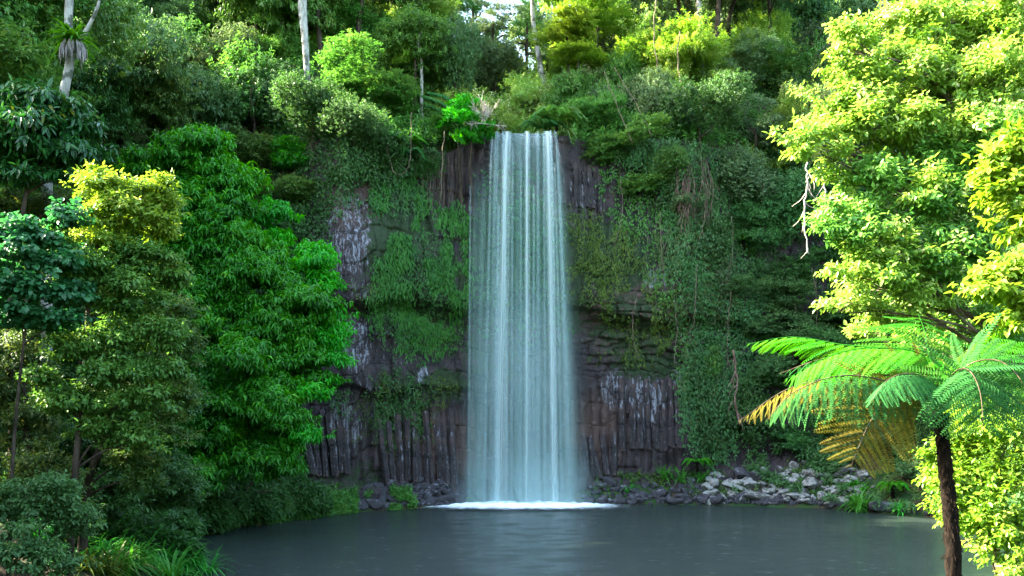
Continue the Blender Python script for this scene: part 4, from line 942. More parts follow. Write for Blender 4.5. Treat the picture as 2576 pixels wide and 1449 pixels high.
# ------------------------------------------------------------------ strap-leaved clumps, small ferns, palm
def straps(lv, rng, c, n, L, W, arch=.9, r=.15, up=1.0, seg=5):
    """ribbons that rise and arch over; returned as vertices and quads"""
    V = []; F = []; T = []; b = 0
    for k in range(n):
        a = rng.uniform(0, 6.28); d = np.array([math.cos(a), math.sin(a), 0]); l = L * rng.uniform(.6, 1.15); w = W * rng.uniform(.7, 1.2)
        p = np.array(c) + d * rng.uniform(0, r) ; e = rng.uniform(.75, 1.35) * up; sd = np.array([-d[1], d[0], 0])
        ar = arch * rng.uniform(.5, 1.4)
        for i in range(seg + 1):
            f = i / seg; q = p + d * l * (f * .35 + ar * .55 * f * f) + np.array([0, 0, l * (e * f - ar * .9 * f ** 2.3)])
            ww = w * (math.sin(math.pi * min(1, .25 + f * .75)) ** .7) * .5 + .001; V += [q - sd * ww, q + sd * ww]
        for i in range(seg): F.append((b + 2 * i, b + 2 * i + 1, b + 2 * i + 3, b + 2 * i + 2)); T.append(0)
        t_ = np.clip(rng.normal(.5, .22), 0, 1); T[-seg:] = [t_] * seg; b += 2 * (seg + 1)
    return np.array(V), np.array(F), np.array(T)
def strap_obj(name, parts, mat, root=None, label=None, cat=None, group=None, org=None):
    V = []; F = []; T = []; n = 0
    for v, f, t_ in parts: V.append(v); F.append(f + n); T.append(t_); n += len(v)
    V = np.concatenate(V); org = V.mean(0) if org is None else np.asarray(org); V = V - org
    o_ = link(name, mesh_from(name, V, np.concatenate(F), [MAT[mat]], True, [('tint', np.concatenate(T), 'FACE')]), root, None if root else org)
    return tag(o_, label, cat, group)
rng = np.random.default_rng(70)
def clump(px, py, Y, n, L, W, label, mat='strap_green', cat='plant', name='strap_leaf_plant', group=None, k=1, spreadr=.3, up=1.0):
    p = at(px, py, Y) if Y else hit(px, py); g0 = gz(p[0], p[1]) if Y else p[2]
    parts = []
    for q in range(k):
        c = np.array([p[0] + rng.normal() * spreadr, p[1] + rng.normal() * spreadr, 0]); c[2] = max(gz(c[0], c[1]), 0) if (Y or True) else g0
        parts.append(straps(None, rng, c, n, L, W, up=up))
    return strap_obj(name, parts, mat, None, label, cat, group, org=(p[0], p[1], max(g0, 0)))
clump(330, 1440, None, 70, 1.15, .05, 'bright green reedy clump at the lower left edge of the pool', k=5, spreadr=.4)
clump(430, 1440, None, 70, 1.1, .045, 'lush reed clump leaning over the water at the left', k=5, spreadr=.35)
clump(400, 1370, None, 60, 1.15, .05, 'reed clump behind, under the olive leaved tree', k=5, spreadr=.5)
clump(240, 1445, None, 60, .9, .045, 'pale green reed clump at the foot of the sapling', 'leaf_moss', k=4, spreadr=.3)
clump(300, 1380, None, 60, 1.1, .05, 'fresh reed clump between the sapling and the pool', k=5, spreadr=.45)
clump(200, 1405, None, 60, 1.0, .05, 'reed clump at the left beside the dark corner bush', k=4, spreadr=.4)
clump(345, 1335, None, 70, 1.3, .055, 'tall arching reed clump furthest up the left bank', k=5, spreadr=.5)
clump(480, 1445, None, 50, .8, .045, 'low reed tuft at the water line in the bottom left', k=4, spreadr=.3)
clump(1690, 1215, None, 45, 1.15, .06, 'bright sword-leaved clump on the rubble right of the fall', k=2, spreadr=.3)
clump(1750, 1222, None, 35, 1.0, .05, 'sword-leaved tuft right of the bright clump', k=1)
clump(1560, 1235, None, 30, .8, .05, 'small sword-leaved tuft nearest to the falling water', k=1)
clump(2165, 1285, None, 60, 1.1, .07, 'dense green fern clump at the water on the right shore', 'strap_green', k=4, spreadr=.35)
clump(2270, 1290, None, 40, .9, .05, 'narrow-leaved clump by the water near the fern trunk', k=2, spreadr=.25)
clump(2150, 1245, None, 40, .9, .05, 'fresh green fern tuft above the shore fern clump', 'leaf_vivid_pale', k=2, spreadr=.3)
clump(800, 1270, None, 40, .8, .05, 'dark green fern tuft on the left shore', 'leaf_hang', k=3, spreadr=.5)
clump(870, 1230, None, 30, .6, .05, 'low fern tuft at the foot of the left columns', 'leaf_hang', k=2, spreadr=.4)

def feather(lv, rng, P, l, w, npair, down=.5, mid=.5):
    P = bez(P, 10); T = nrm(np.gradient(P, axis=0)); ts = np.linspace(.12, 1, npair); k = ts * (len(P) - 1)
    q = np.stack([np.interp(k, np.arange(len(P)), P[:, i]) for i in range(3)], -1); tn = nrm(np.stack([np.interp(k, np.arange(len(P)), T[:, i]) for i in range(3)], -1))
    side = nrm(np.cross(tn, [0, 0, 1.])); ll = l * np.sin(math.pi * np.clip(.18 + .8 * ts, 0, 1)) ** .7 + .01
    for sd in (-1, 1):
        D = side * sd + tn * .5 + np.array([0, 0, -down]) + rng.normal(size=q.shape) * .05
        lv.add(q, D, np.tile([0, 0, 1.], (npair, 1)), ll, w, np.clip(mid + rng.normal(size=npair) * .15, 0, 1), curl=.15)
    return P
def rosette(c, n, L, l, w, mat, label, name, cat, rise=.7, droop=.9, npair=26, a0=0, a1=6.28, down=.5, group=None, seed=1, part='frond', trunk=None):
    rng = np.random.default_rng(seed); c = np.asarray(c, float)
    root = tag(link(name, None, loc=c), label, cat, group)
    if trunk:
        mb = MB(); mb.tube([(0, 0, -trunk), (0, 0, 0)], [.09, .07], 7, rng=rng, rough=.1); link('trunk', mb.mesh('trunk', [MAT['bark_fibre']]), root)
    for k in range(n):
        a = a0 + (a1 - a0) * (k + rng.uniform(-.3, .3)) / n; d = np.array([math.cos(a), math.sin(a), 0]); LL = L * rng.uniform(.8, 1.1); lv = Leaves()
        P = [(0, 0, 0), d * LL * .35 + (0, 0, rise * LL * .38), d * LL * .7 + (0, 0, rise * LL * .42), d * LL + (0, 0, (rise * .45 - droop * .45) * LL)]
        Pb = feather(lv, rng, [np.array(p, float) for p in P], l, w, npair, down)
        link(part, lv.mesh(part, MAT[mat]), root)
    return root
p, _ = on_cliff(1022, 356); rosette(p + (0, -.5, .1), 8, 1.3, .3, .10, 'frond_green', 'small bright tree fern on the cliff left of the fall', 'cliff_fern', 'fern', .3, .6, seed=2)
p, _ = on_cliff(1020, 395); rosette(p + (0, -.5, 0), 8, 1.3, .3, .09, 'frond_blue', 'dark green fern just below the small bright one', 'cliff_fern', 'fern', .3, 1.0, seed=3)
p, _ = on_cliff(985, 330); rosette(p + (0, -.6, 0), 7, 1.1, .28, .09, 'frond_blue', 'blue green fern up left of the small bright fern', 'cliff_fern', 'fern', .3, .6, seed=4)
p = at(1100, 262, 45.8); root = tag(link('fern_frond_spray', None, loc=p), 'long dusky fern spray sloping down to the rim shrub', 'fern')
for k, (a, b, c_, w_) in enumerate([((1045, 235, 46), (1100, 250, 45.7), (1165, 290, 45.3), .5), ((1050, 250, 46), (1110, 275, 45.6), (1170, 320, 45.2), .5), ((1060, 228, 46.3), (1120, 240, 46), (1150, 262, 45.6), .4)]):
    lv = Leaves(); feather(lv, np.random.default_rng(k), [at(*a) - p, at(*b) - p, at(*c_) - p], w_, .1, 40, .5); link('frond', lv.mesh('frond', MAT['frond_blue']), root)
p = at(1400, 305, 47.6); p[2] = max(p[2], gz(p[0], p[1])) 
rosette(p + (0, 0, -.2), 17, 1.6, .42, .07, 'leaf_mid', 'feathery green palm on the right edge of the fall lip', 'rim_palm', 'palm', 1.0, .7, 30, seed=6, down=.35, trunk=.9)
rosette(at(1365, 322, 47.0), 9, 1.2, .35, .07, 'frond_blue', 'small dark palm tuft touching the water right at the lip', 'rim_palm', 'palm', .7, .7, 24, seed=7)
p = at(1425, 330, 46.3); parts = [straps(None, np.random.default_rng(8), p, 34, .9, .07, 1.4, .25, .5)]
strap_obj('strap_leaf_plant', parts, 'leaf_olive', None, 'yellowish drooping strap leaves under the palm at the lip', 'plant')
for (px, py, n, L, lab, sd) in [(1990, 925, 8, 1.6, 'green tree fern standing behind the left frond tips of the big fern', 11), (2085, 800, 7, 1.4, 'small dark tree fern on the right wall above the big fern', 12), (2225, 1240, 9, .9, 'fresh feathery fern on the rubble by the shore clump', 13),
                                (1860, 640, 6, .8, 'little fern in the dark thicket of the right wall', 15), (1745, 1180, 8, .8, 'feathery fern above the sword-leaved tuft', 16)]:
    h_ = hit(px, py); rosette(h_ + np.array([0, -.9, .3]), n, L, L * .25, .09, 'frond_green' if sd != 12 else 'frond_blue', lab, 'wall_fern', 'fern', .6, .9, seed=sd, trunk=.5)

# ------------------------------------------------------------------ pale trunks, nest fern, lianas, dead wood
def bare_tree(pts, r0, r1, mat, label, name='pale_trunk', seed=0, limbs_=(), group=None):
    rng = np.random.default_rng(seed)
    for _ in range(200):      # stand it where the slope is not far below
        P = [at(*q) for q in pts]; base = P[0].copy(); g0 = gz(base[0], base[1])
        if base[2] - g0 < 4.5 or pts[0][2] > 70 or pts[0][2] < 25: break
        pts = [(a, b, c + .3) for a, b, c in pts]; limbs_ = [[(a, b, c + .3) for a, b, c in l] for l in limbs_]
    if base[2] > g0 + .2: P = [np.array([base[0], base[1], g0 - .3])] + P; base = P[0].copy()
    root = tag(link(name, None, loc=base), label, 'tree', group)
    mb = MB(); B = bez(P, 8); mb.tube(B, np.linspace(r0, r1, len(B)), 9, rng=rng, rough=.05)
    me = mb.mesh('trunk', [MAT[mat]]); me.transform(Matrix.Translation(-Vector(base))); link('trunk', me, root)
    for l in limbs_:
        Q = bez([at(*q) for q in l], 6); mb = MB(); mb.tube(Q, np.linspace(r1 * .7, r1 * .25, len(Q)), 6, rng=rng, rough=.06)
        me = mb.mesh('limb', [MAT[mat]]); me.transform(Matrix.Translation(-Vector(base))); link('limb', me, root)
    return root
bare_tree([(118, 500, 24.5), (126, 440, 24.5), (144, 330, 24.3), (160, 235, 24), (176, 150, 24), (172, 70, 24), (176, -60, 24)], .15, .10, 'bark_pale', 'pale lichened trunk with a nest fern in its fork upper left', seed=1,
          limbs_=[[(183, 130, 24), (215, 80, 23.9), (245, 20, 23.8), (255, -40, 23.8)]])
bare_tree([(775, 240, 47.5), (768, 110, 47.5), (762, 40, 47.5), (760, -40, 47.5)], .14, .26, 'bark_pale', 'bare white trunk on the top edge left of the fall', seed=2)
bare_tree([(1372, 240, 56), (1362, 180, 56), (1350, 110, 56), (1342, 60, 56), (1338, -20, 56)], .18, .13, 'bark_pale', 'slim pale stem leaning in the gap behind the fall', seed=3)
bare_tree([(1766, 120, 53), (1762, 60, 53), (1758, 0, 53), (1756, -50, 53)], .13, .14, 'bark_pale', 'blotched pale trunk at the top right of centre', seed=4)
bare_tree([(1060, 160, 49), (1052, 110, 49), (1058, 80, 49)], .1, .04, 'bark_pale', 'thin pale stem with a yellow leafy top above the cliff', seed=5)
for k, dx in enumerate((0, 12, 22)):
    bare_tree([(2222 + dx, 110, 40), (2212 + dx, 40, 40), (2206 + dx, -30, 40)], .08, .07, 'bark_pale', ['straight pale stem, left one of the three at the top edge by the bright tree', 'straight pale stem, middle one of the three at the top edge', 'straight pale stem, right one of the three at the top edge'][k], seed=7 + k, group='three straight pale stems')

# nest fern in the fork
p = at(184, 108, 23.75); nf = tag(link('nest_fern', None, loc=p), 'bird nest fern with a skirt of dead leaves on the pale trunk', 'fern')
parts = [straps(None, np.random.default_rng(3), (0, 0, 0), 56, 1.0, .08, .75, .06, .62)]
strap_obj('leaf_rosette', parts, 'frond_green', nf, org=(0, 0, 0))
lv = Leaves(); r = np.random.default_rng(4); n = 90; a = r.uniform(0, 6.28, n); D = np.stack([np.cos(a) * .35, np.sin(a) * .35, np.full(n, -1.)], -1)
lv.add(np.stack([np.cos(a) * .25, np.sin(a) * .25, r.uniform(-.12, .05, n)], -1), D, np.stack([np.cos(a), np.sin(a), 0 * a], -1), r.uniform(.25, .5, n), .06, r.random(n))
leaf_mat('dead_leaf', (.12, .10, .09), (.30, .27, .25), trans=.2); link('dead_leaf_skirt', lv.mesh('dead_leaf_skirt', MAT['dead_leaf']), nf)

def liana(pts, r, mat, label, group=None, seed=0, name='liana', branch=0):
    rng = np.random.default_rng(seed); P = bez([at(*q) for q in pts], 8); P = P + rng.normal(size=P.shape) * .02
    o_ = MB(); o_.tube(P, r, 5)
    for k in range(branch):
        q = P[rng.integers(2, len(P) - 1)]; e = q + np.array([rng.normal() * .35, rng.normal() * .1, -rng.uniform(.3, .9)])
        o_.tube(bez([q, (q + e) / 2 + rng.normal(size=3) * .08, e], 4), np.linspace(r * .7, r * .3, 9), 4)
    me = o_.mesh(name, [MAT[mat]]); me.transform(Matrix.Translation(-Vector(P[0])))
    return tag(link(name, me, None, P[0]), label, 'vine', group)
liana([(970, 330, 44.2), (985, 420, 44.1), (1010, 440, 44.1), (1032, 400, 44.1), (1035, 280, 44.3)], .02, 'bark_tan', 'looping liana hanging like a U above the green wall plants')
liana([(1118, 330, 45.0), (1112, 420, 44.9), (1108, 505, 44.9)], .025, 'bark_tan', 'thick hanging root beside the black rock left of the fall')
liana([(1520, 180, 47), (1550, 260, 46.6), (1590, 360, 45.8)], .018, 'bark_tan', 'slanting liana right of the palm')
liana([(1545, 170, 47), (1600, 260, 46.4), (1640, 345, 45.6)], .015, 'bark_tan', 'long slanting liana across the upper right slope')
liana([(1650, 0, 50), (1645, 90, 50), (1655, 180, 49.5)], .03, 'bark_tan', 'pale strand hanging in the grey vine-stranded tree')
liana([(1710, 80, 49), (1705, 160, 48.5), (1720, 240, 48)], .03, 'bark_tan', 'wavy strand hanging left of the pale blotched trunk')
liana([(2028, 410, 40), (2030, 470, 39.9), (2024, 540, 39.8), (2032, 640, 39.8)], .03, 'dead_wood', 'tangled dead roots hanging under the left tips of the bright tree', branch=12, seed=3)
liana([(2060, 420, 40), (2075, 480, 39.9), (2068, 560, 39.8)], .03, 'dead_wood', 'thin dead root right of the tangled ones', branch=3, seed=4)
liana([(1845, 880, 41.5), (1855, 960, 41.3), (1850, 1010, 41.2), (1862, 1070, 41.1)], .04, 'dry_vine', 'dry reddish root above the golden frond tip', branch=10, seed=5)
rng = np.random.default_rng(91)
for k in range(14):     # reddish dry vines on the right wall
    x = 1695 + rng.uniform(0, 90); y = 395 + rng.uniform(0, 40); h_ = hit(x, y); Y0 = (h_[1] if h_ is not None else 46) - 1.1
    liana([(x, y, Y0), (x + rng.uniform(-14, 14), y + 60, Y0 - .3), (x + rng.uniform(-22, 22), y + rng.uniform(90, 170), Y0 - .5)], .018, 'dry_vine', 'dry reddish vine strand on the right wall beside the upper columns', 'dry reddish vine strands', 100 + k, branch=5)
for k in range(16):     # thin roots hanging on the black rock left of the fall
    x = 1062 + 6.5 * k + rng.uniform(-2, 2); q, _ = on_cliff(x, 400); Y0 = q[1] - .25; l = rng.uniform(90, 230)
    liana([(x, 395 + rng.uniform(-15, 25), Y0), (x + rng.uniform(-3, 3), 400 + l * .5, Y0 - .1), (x + rng.uniform(-4, 4), 400 + l, Y0 - .1)], .014, 'bark_tan' if k % 3 else 'dry_vine', 'thin root hanging straight down the black rock left of the fall', 'thin hanging roots left of the fall', 200 + k)
for k in range(12):
    x = 1560 + 48 * k * rng.uniform(.8, 1.1); y = rng.uniform(560, 900); h_ = hit(x, y)
    if h_ is None: continue
    Y0 = h_[1] - 1.6
    liana([(x, y - 130, Y0 + .3), (x + rng.uniform(-10, 10), y - 50, Y0), (x + rng.uniform(-18, 18), y + rng.uniform(10, 90), Y0 - .2)], .016, 'bark_tan', 'thin trailing stem hanging in the creepers of the right wall', 'thin trailing stems on the right wall', 300 + k, branch=3)
# dead branches caught at the lip
rng = np.random.default_rng(95); p = at(1215, 288, 45.2); root = tag(link('dead_branches', None, loc=p), 'bleached dead twiggy branch caught above the lip of the fall', 'branch')
for k in range(9):
    a = rng.uniform(-.4, 3.3) if k else 2.2; d = np.array([math.cos(a), rng.normal() * .4, math.sin(a) * .9]); l = rng.uniform(.6, 1.15); mb = MB()
    s0 = np.array([.05, 0, -.45]); Q = bez([s0, s0 + d * l * .5 + rng.normal(size=3) * .08, s0 + d * l + rng.normal(size=3) * .1], 6); mb.tube(Q, np.linspace(.028, .01, len(Q)), 5)
    for j in range(16):
        q = Q[rng.integers(3, len(Q))]; e = q + (d * .5 + rdir(rng, 1)[0]) * rng.uniform(.15, .5); mb.tube(bez([q, (q + e) / 2 + rng.normal(size=3) * .03, e], 3), np.linspace(.012, .005, 7), 4)
    link('twig', mb.mesh('twig', [MAT['dead_wood']]), root)
# crooked root at the left shore
p = hit(640, 1318); root = tag(link('crooked_stem', None, loc=p), 'crooked bare stem leaning out of the left shore', 'branch')
mb = MB(); q = [np.array(v) for v in [(.2, 0, -.2), (-.1, -.1, .6), (-.3, 0, 1.3)]]; mb.tube(bez(q, 6), np.linspace(.11, .07, 13), 7); mb.tube(bez([q[2], (0, .1, 1.65), (.35, .1, 1.9)], 5), np.linspace(.06, .03, 11), 5)
mb.tube(bez([q[2] * .9, (.2, -.2, 1.2), (.7, -.2, 1.25)], 5), np.linspace(.05, .02, 11), 5); link('stem', mb.mesh('stem', [MAT['bark_brown']]), root)

# ------------------------------------------------------------------ rocks
def rock_stone_mat(name, a, b, lich, lo, hi):
    t = NT(name); g = t.n('TexCoord', None, 3); rnd = t.n('ObjectInfo', None, 5)
    n1 = t.noise(g, 2.2, 5, .65); n2 = t.noise(g, 14, 4, .7)
    c = t.mix(n2, a, b); nrm_ = t.n('NewGeometry', None, 1); z = t.n('SeparateXYZ', {0: nrm_}, 2)
    f = t.ramp(t.math('ADD', n1, t.math('ADD', t.math('MULTIPLY', z, .12), t.math('MULTIPLY', rnd, .16))), lo, hi)
    c = t.mix(f, c, t.mix(n2, tuple(v * .7 for v in lich), lich))
    MAT[name] = t.surf(t.n('BsdfPrincipled', {'Base Color': c, 'Roughness': .8, 'Specular IOR Level': .2, 'Normal': t.bump(n2, .7, .03)}))
rock_stone_mat('stone_pale', (.035, .032, .030), (.085, .078, .07), (.21, .205, .19), .53, .66)
rock_stone_mat('stone_dark', (.016, .015, .018), (.05, .046, .05), (.16, .16, .18), .74, .84)
def stone_mesh(seed):
    rng = np.random.default_rng(seed); import bmesh
    bm = bmesh.new(); bmesh.ops.create_icosphere(bm, subdivisions=3, radius=1)
    V = np.array([v.co[:] for v in bm.verts])
    for k in range(11):
        d = rdir(rng, 1)[0]; h = rng.uniform(.55, .85); s = V @ d; V = V - np.maximum(s - h, 0)[:, None] * d * .93
    V *= (1 + .05 * fbm(V[:, 0] * 3, V[:, 1] * 3, V[:, 2] * 3, seed))[:, None]; V *= np.array([1.15, .9, .75])
    for v, c in zip(bm.verts, V): v.co = c
    me = bpy.data.meshes.new('rock'); bm.to_mesh(me); bm.free(); me.materials.append(MAT['stone_pale']); return me
STONES = [stone_mesh(400 + k) for k in range(9)]
rng = np.random.default_rng(410)
def rock(px, py, size, mat, label, group=None, sc=(1, 1, 1), rot=None, name='rock', sink=.25):
    p = hit(px, py, 12, 60)
    if p is None: return
    o_ = link(name, STONES[rng.integers(9)], None, p + np.array([0, 0, size * (.5 - sink) * .7]), MAT[mat])
    o_.rotation_euler = rot or (rng.uniform(-.4, .4), rng.uniform(-.4, .4), rng.uniform(0, 6.28)); s = size * .5
    o_.scale = (s * sc[0] * rng.uniform(.85, 1.25), s * sc[1] * rng.uniform(.85, 1.2), s * sc[2] * rng.uniform(.8, 1.3))
    return tag(o_, label, 'rock', group)
special = [(1855, 1238, 1.2, 'stone_pale', 'long flat white-topped slab lying on the right rubble', (1.0, .5, .35), (.1, .3, 0)), (1912, 1262, 1.5, 'stone_pale', 'second white-topped slab reaching down towards the water', (1.15, .5, .3), (.1, .12, .1)),
           (1737, 1222, .9, 'stone_dark', 'upright dark block with a pale cap standing in the rubble', (.45, .5, 1.1), (0, .1, .3)), (1925, 1190, .7, 'stone_pale', 'rounded pale oval boulder alone at the top of the rubble', (.7, .7, .9), (0, .3, .5)),
           (1870, 1205, 1.0, 'stone_dark', 'big dark grey boulder behind the white slabs', (1, 1, .8), None), (1905, 1208, .8, 'stone_dark', 'grey boulder leaning against the big dark one', (1, .8, .9), None),
           (2117, 1195, .9, 'stone_pale', 'long tilted pale stone high on the right bank', (1.2, .4, .5), (0, -.7, 0)), (2216, 1284, 1.2, 'stone_dark', 'dark flat boulder with a pale band at the water line', (1.2, .8, .5), (0, .05, .2)),
           (2004, 1258, .9, 'stone_pale', 'blocky pale boulder right at the water', (.95, .8, .6), (0, 0, .1)), (1975, 1246, .8, 'stone_pale', 'pale wedge boulder left of the blocky one', (.9, .7, .6), (0, -.3, .1)),
           (2100, 1246, .6, 'stone_pale', 'pair-like rounded white stone near the shore ferns', (.9, .8, .8), None), (2040, 1225, 1.0, 'stone_pale', 'largest whitish boulder in the middle of the pale heap', (1.1, .8, .6), None),
           (2055, 1205, .8, 'stone_pale', 'whitish boulder on top of the pale heap', (1, .7, .8), None), (1985, 1222, 1.0, 'stone_pale', 'broad speckled boulder left of the pale heap', (1.2, .8, .6), None),
           (1795, 1228, .8, 'stone_pale', 'speckled upright boulder at the left end of the pale rocks', (.7, .7, 1.1), None), (2085, 1275, .7, 'stone_pale', 'small white boulder right on the water line', (.9, .8, .7), None)]
for x, y, s, m, lab, sc, rt in special: rock(x, y, s, m, lab, None, sc, rt, 'boulder')
for k in range(125):
    u = rng.random() ** .8; x = 1770 + 400 * rng.random(); top = 1165 + 40 * abs(x - 2020) / 250; wl = 1268 + max(0, (x - 2050)) * .08
    y = top + (wl - top) * u; rock(x, y, rng.uniform(.22, .62), 'stone_pale', 'pale lichen-blotched stone in the rubble on the right bank', 'pale stones in the right rubble')
for k in range(60):
    x = 1478 + 420 * rng.random(); wl = 1269; top = 1205 + 45 * smooth(1500, 1640, x); y = top + (wl - top) * rng.random() ** .7
    rock(x, y, rng.uniform(.22, .7), 'stone_dark', 'dark wet stone at the waterline right of the fall', 'dark stones right of the fall')
for k in range(22):
    x = 1850 + 480 * rng.random(); wl = 1270 + max(0, (x - 2050)) * .1; rock(x, wl - rng.random() * 10, rng.uniform(.2, .5), 'stone_dark', 'small dark stone along the right shoreline', 'dark stones along the right shoreline')
for k in range(62):
    x = 880 + 285 * rng.random() ** .8; wl = 1291 - (x - 880) * .07; y = wl - 72 * rng.random() * smooth(860, 960, x) - 3
    rock(x, y, rng.uniform(.22, .75), 'stone_dark', 'dark angular stone at the foot of the cliff left of the fall', 'dark stones left of the fall')
for k in range(14):
    x = 500 + 380 * rng.random(); wl = 1345 - (x - 500) * .15; rock(x, wl - 4 - rng.random() * 8, rng.uniform(.25, .6), 'stone_dark', 'dark stone along the left shoreline under the vivid tree', 'dark stones along the left shoreline')

# small rubble too fine to pick apart
def rubble(label_mat, pts, seed):
    r = np.random.default_rng(seed); V = []; F = []; n = 0; src = []
    for st in STONES[:3]:
        c = np.empty(len(st.vertices) * 3, np.float32); st.vertices.foreach_get('co', c); f = np.empty(len(st.loops), np.int32); st.loops.foreach_get('vertex_index', f); src.append((c.reshape(-1, 3), f.reshape(-1, 3)))
    for x, y, sz in pts:
        p = hit(x, y, 25, 55)
        if p is None: continue
        c, f = src[r.integers(3)]; q, _ = np.linalg.qr(r.normal(size=(3, 3))); V.append((c * r.uniform(.7, 1.2, 3)) @ q * sz * .5 + p + (0, 0, sz * .12)); F.append(f + n); n += len(c)
    tag(link('rubble', mesh_from('rubble', np.concatenate(V), np.concatenate(F), [MAT[label_mat]], True)), kind='stuff')
rng = np.random.default_rng(430)
rubble('stone_pale', [(1760 + 440 * rng.random(), 1190 + 80 * rng.random(), rng.uniform(.1, .26)) for _ in range(260)], 1)
rubble('stone_dark', [(1470 + 520 * rng.random(), 1268 - 45 * rng.random() ** 1.5, rng.uniform(.15, .42)) for _ in range(320)] + [(1900 + 440 * a, 1271 + max(0, 440 * a - 150) * .1 - 9 * rng.random(), rng.uniform(.12, .35)) for a in rng.random(110)], 2)
rubble('stone_dark', [(860 + 305 * a, 1289 - 305 * a * .06 - 60 * rng.random() * smooth(.02, .3, a), rng.uniform(.15, .45)) for a in rng.random(330) ** .8] + [(500 + 370 * a, 1342 - 370 * a * .15 - 8 * rng.random(), rng.uniform(.12, .4)) for a in rng.random(120)], 3)

# ------------------------------------------------------------------ the waterfall
def water_mat(name, kx, kz, lo, hi, amax, edge, tint=(.80, .86, .88), seed=0, fade=.0, amin=0.0, tail=0.0):
    t = NT(name); uv = t.n('UVMap', None, 0); sp = t.n('SeparateXYZ', {0: uv}, None)
    u, v = sp.outputs[0], sp.outputs[1]
    n1 = t.noise(t.scaled(uv, (kx, kz, 1), (seed, 0, 0)), 1.0, 4, .6); n2 = t.noise(t.scaled(uv, (kx * 4.5, kz * 1.6, 1), (seed + 3, 0, 0)), 1.0, 3, .6)
    n = t.math('ADD', t.math('MULTIPLY', n1, .68), t.math('MULTIPLY', n2, .32))
    a = t.math('MULTIPLY_ADD', t.ramp(n, lo, hi), amax - amin, amin)
    e = t.math('MINIMUM', u, t.math('SUBTRACT', 1.0, u)); en = t.math('ADD', e, t.math('MULTIPLY', t.math('SUBTRACT', n2, .5), edge * .5))
    a = t.math('MULTIPLY', a, t.ramp(en, 0.0, edge))
    a = t.math('MULTIPLY', a, t.ramp(v, 0.0, .015 + fade))
    if tail: a = t.math('MULTIPLY', a, t.math('SUBTRACT', 1.0, t.ramp(v, 1 - tail, 1.0)))
    col = t.mix(n1, tint, tuple(min(1, x * 1.12) for x in tint))
    pr = t.n('BsdfPrincipled', {'Base Color': col, 'Roughness': .6, 'Specular IOR Level': .2}); tl = t.n('BsdfTranslucent', {'Color': col})
    sh = t.n('MixShader', {0: .35, 1: pr, 2: tl}); tr = t.n('BsdfTransparent', {})
    MAT[name] = t.surf(t.n('MixShader', {0: a, 1: tr, 2: sh}))
PATHZ = [(47.6, 18.66), (47.0, 18.64), (46.55, 18.60), (46.2, 18.40), (45.95, 17.9), (45.75, 17.0), (45.6, 15.8), (45.45, 13.8), (45.3, 11), (45.15, 8), (45.0, 4), (44.9, 1.5), (44.85, -.05)]
def fall_sheet(name, xl, xr, mat, parent, dy=0.0, z0=0, z1=12.99, nu=14, wob=.06, seed=0, bulge=.0):
    """xl, xr: left and right edge in metres at the lip and at the foot"""
    Pz = bez([(0, a, b) for a, b in PATHZ], 6); ks = np.linspace(z0 / 12, min(z1 / 12, 1), 70) * (len(Pz) - 1); V = []; UV = []
    hgt = [np.interp(ks, np.arange(len(Pz)), Pz[:, i]) for i in (1, 2)]
    for r_ in range(70):
        f = 1 - np.clip((hgt[1][r_]) / 18.6, 0, 1); ff = f ** .5 * .5 + f * .5
        a = xl[0] + (xl[1] - xl[0]) * ff; b = xr[0] + (xr[1] - xr[0]) * ff
        for c in range(nu):
            u = c / (nu - 1); w = wob * float(vnoise(u * 6 + seed, f * 1.5, 0, seed)) * (.3 + f)
            V.append((a + (b - a) * u, hgt[0][r_] - dy - w - bulge * math.sin(math.pi * u), hgt[1][r_])); UV.append((u, r_ / 69))
    F = [(r_ * nu + c, r_ * nu + c + 1, (r_ + 1) * nu + c + 1, (r_ + 1) * nu + c) for r_ in range(69) for c in range(nu - 1)]
    me = bpy.data.meshes.new(name); me.from_pydata(V, [], F); me.materials.append(MAT[mat]); uvl = me.uv_layers.new(name='UVMap')
    li = np.empty(len(me.loops), np.int32); me.loops.foreach_get('vertex_index', li); uvl.data.foreach_set('uv', np.array(UV, np.float32)[li].ravel()); me.shade_smooth()
    return link(name, me, parent)
wf = tag(link('waterfall', None), 'tall silky white waterfall dropping from the cliff lip into the pool', 'waterfall')
water_mat('veil_back', 6, .22, .40, .74, .22, .26, (.20, .46, .36), 1, amin=.10)
water_mat('veil_mid', 8, .28, .50, .76, .20, .24, (.34, .54, .52), 5, amin=.03)
water_mat('veil_fine', 20, .6, .54, .80, .11, .2, (.48, .58, .62), 9)
water_mat('stream', 2.2, .35, .32, .88, .34, .5, (.52, .70, .72), 2, amin=.12)
water_mat('stream_bright', 1.8, .25, .30, .80, .60, .48, (.72, .84, .84), 2, amin=.18)
water_mat('lip_sheet', 10, 1.1, .40, .70, .55, .08, (.62, .68, .74), 12, amin=.06, tail=.75)
fall_sheet('water_veil', (-1.15, -2.35), (2.25, 3.35), 'veil_back', wf, 0, nu=24, wob=.15)
fall_sheet('water_veil', (-1.08, -1.9), (2.25, 3.1), 'veil_mid', wf, .12, nu=24, wob=.12, seed=3)
fall_sheet('water_veil', (-1.05, -1.7), (2.22, 2.9), 'veil_fine', wf, .22, nu=24, wob=.12, seed=7)
fall_sheet('lip_sheet', (-1.12, -1.3), (2.28, 2.5), 'lip_sheet', wf, .06, 0, 5.8, 24, .05, 11)
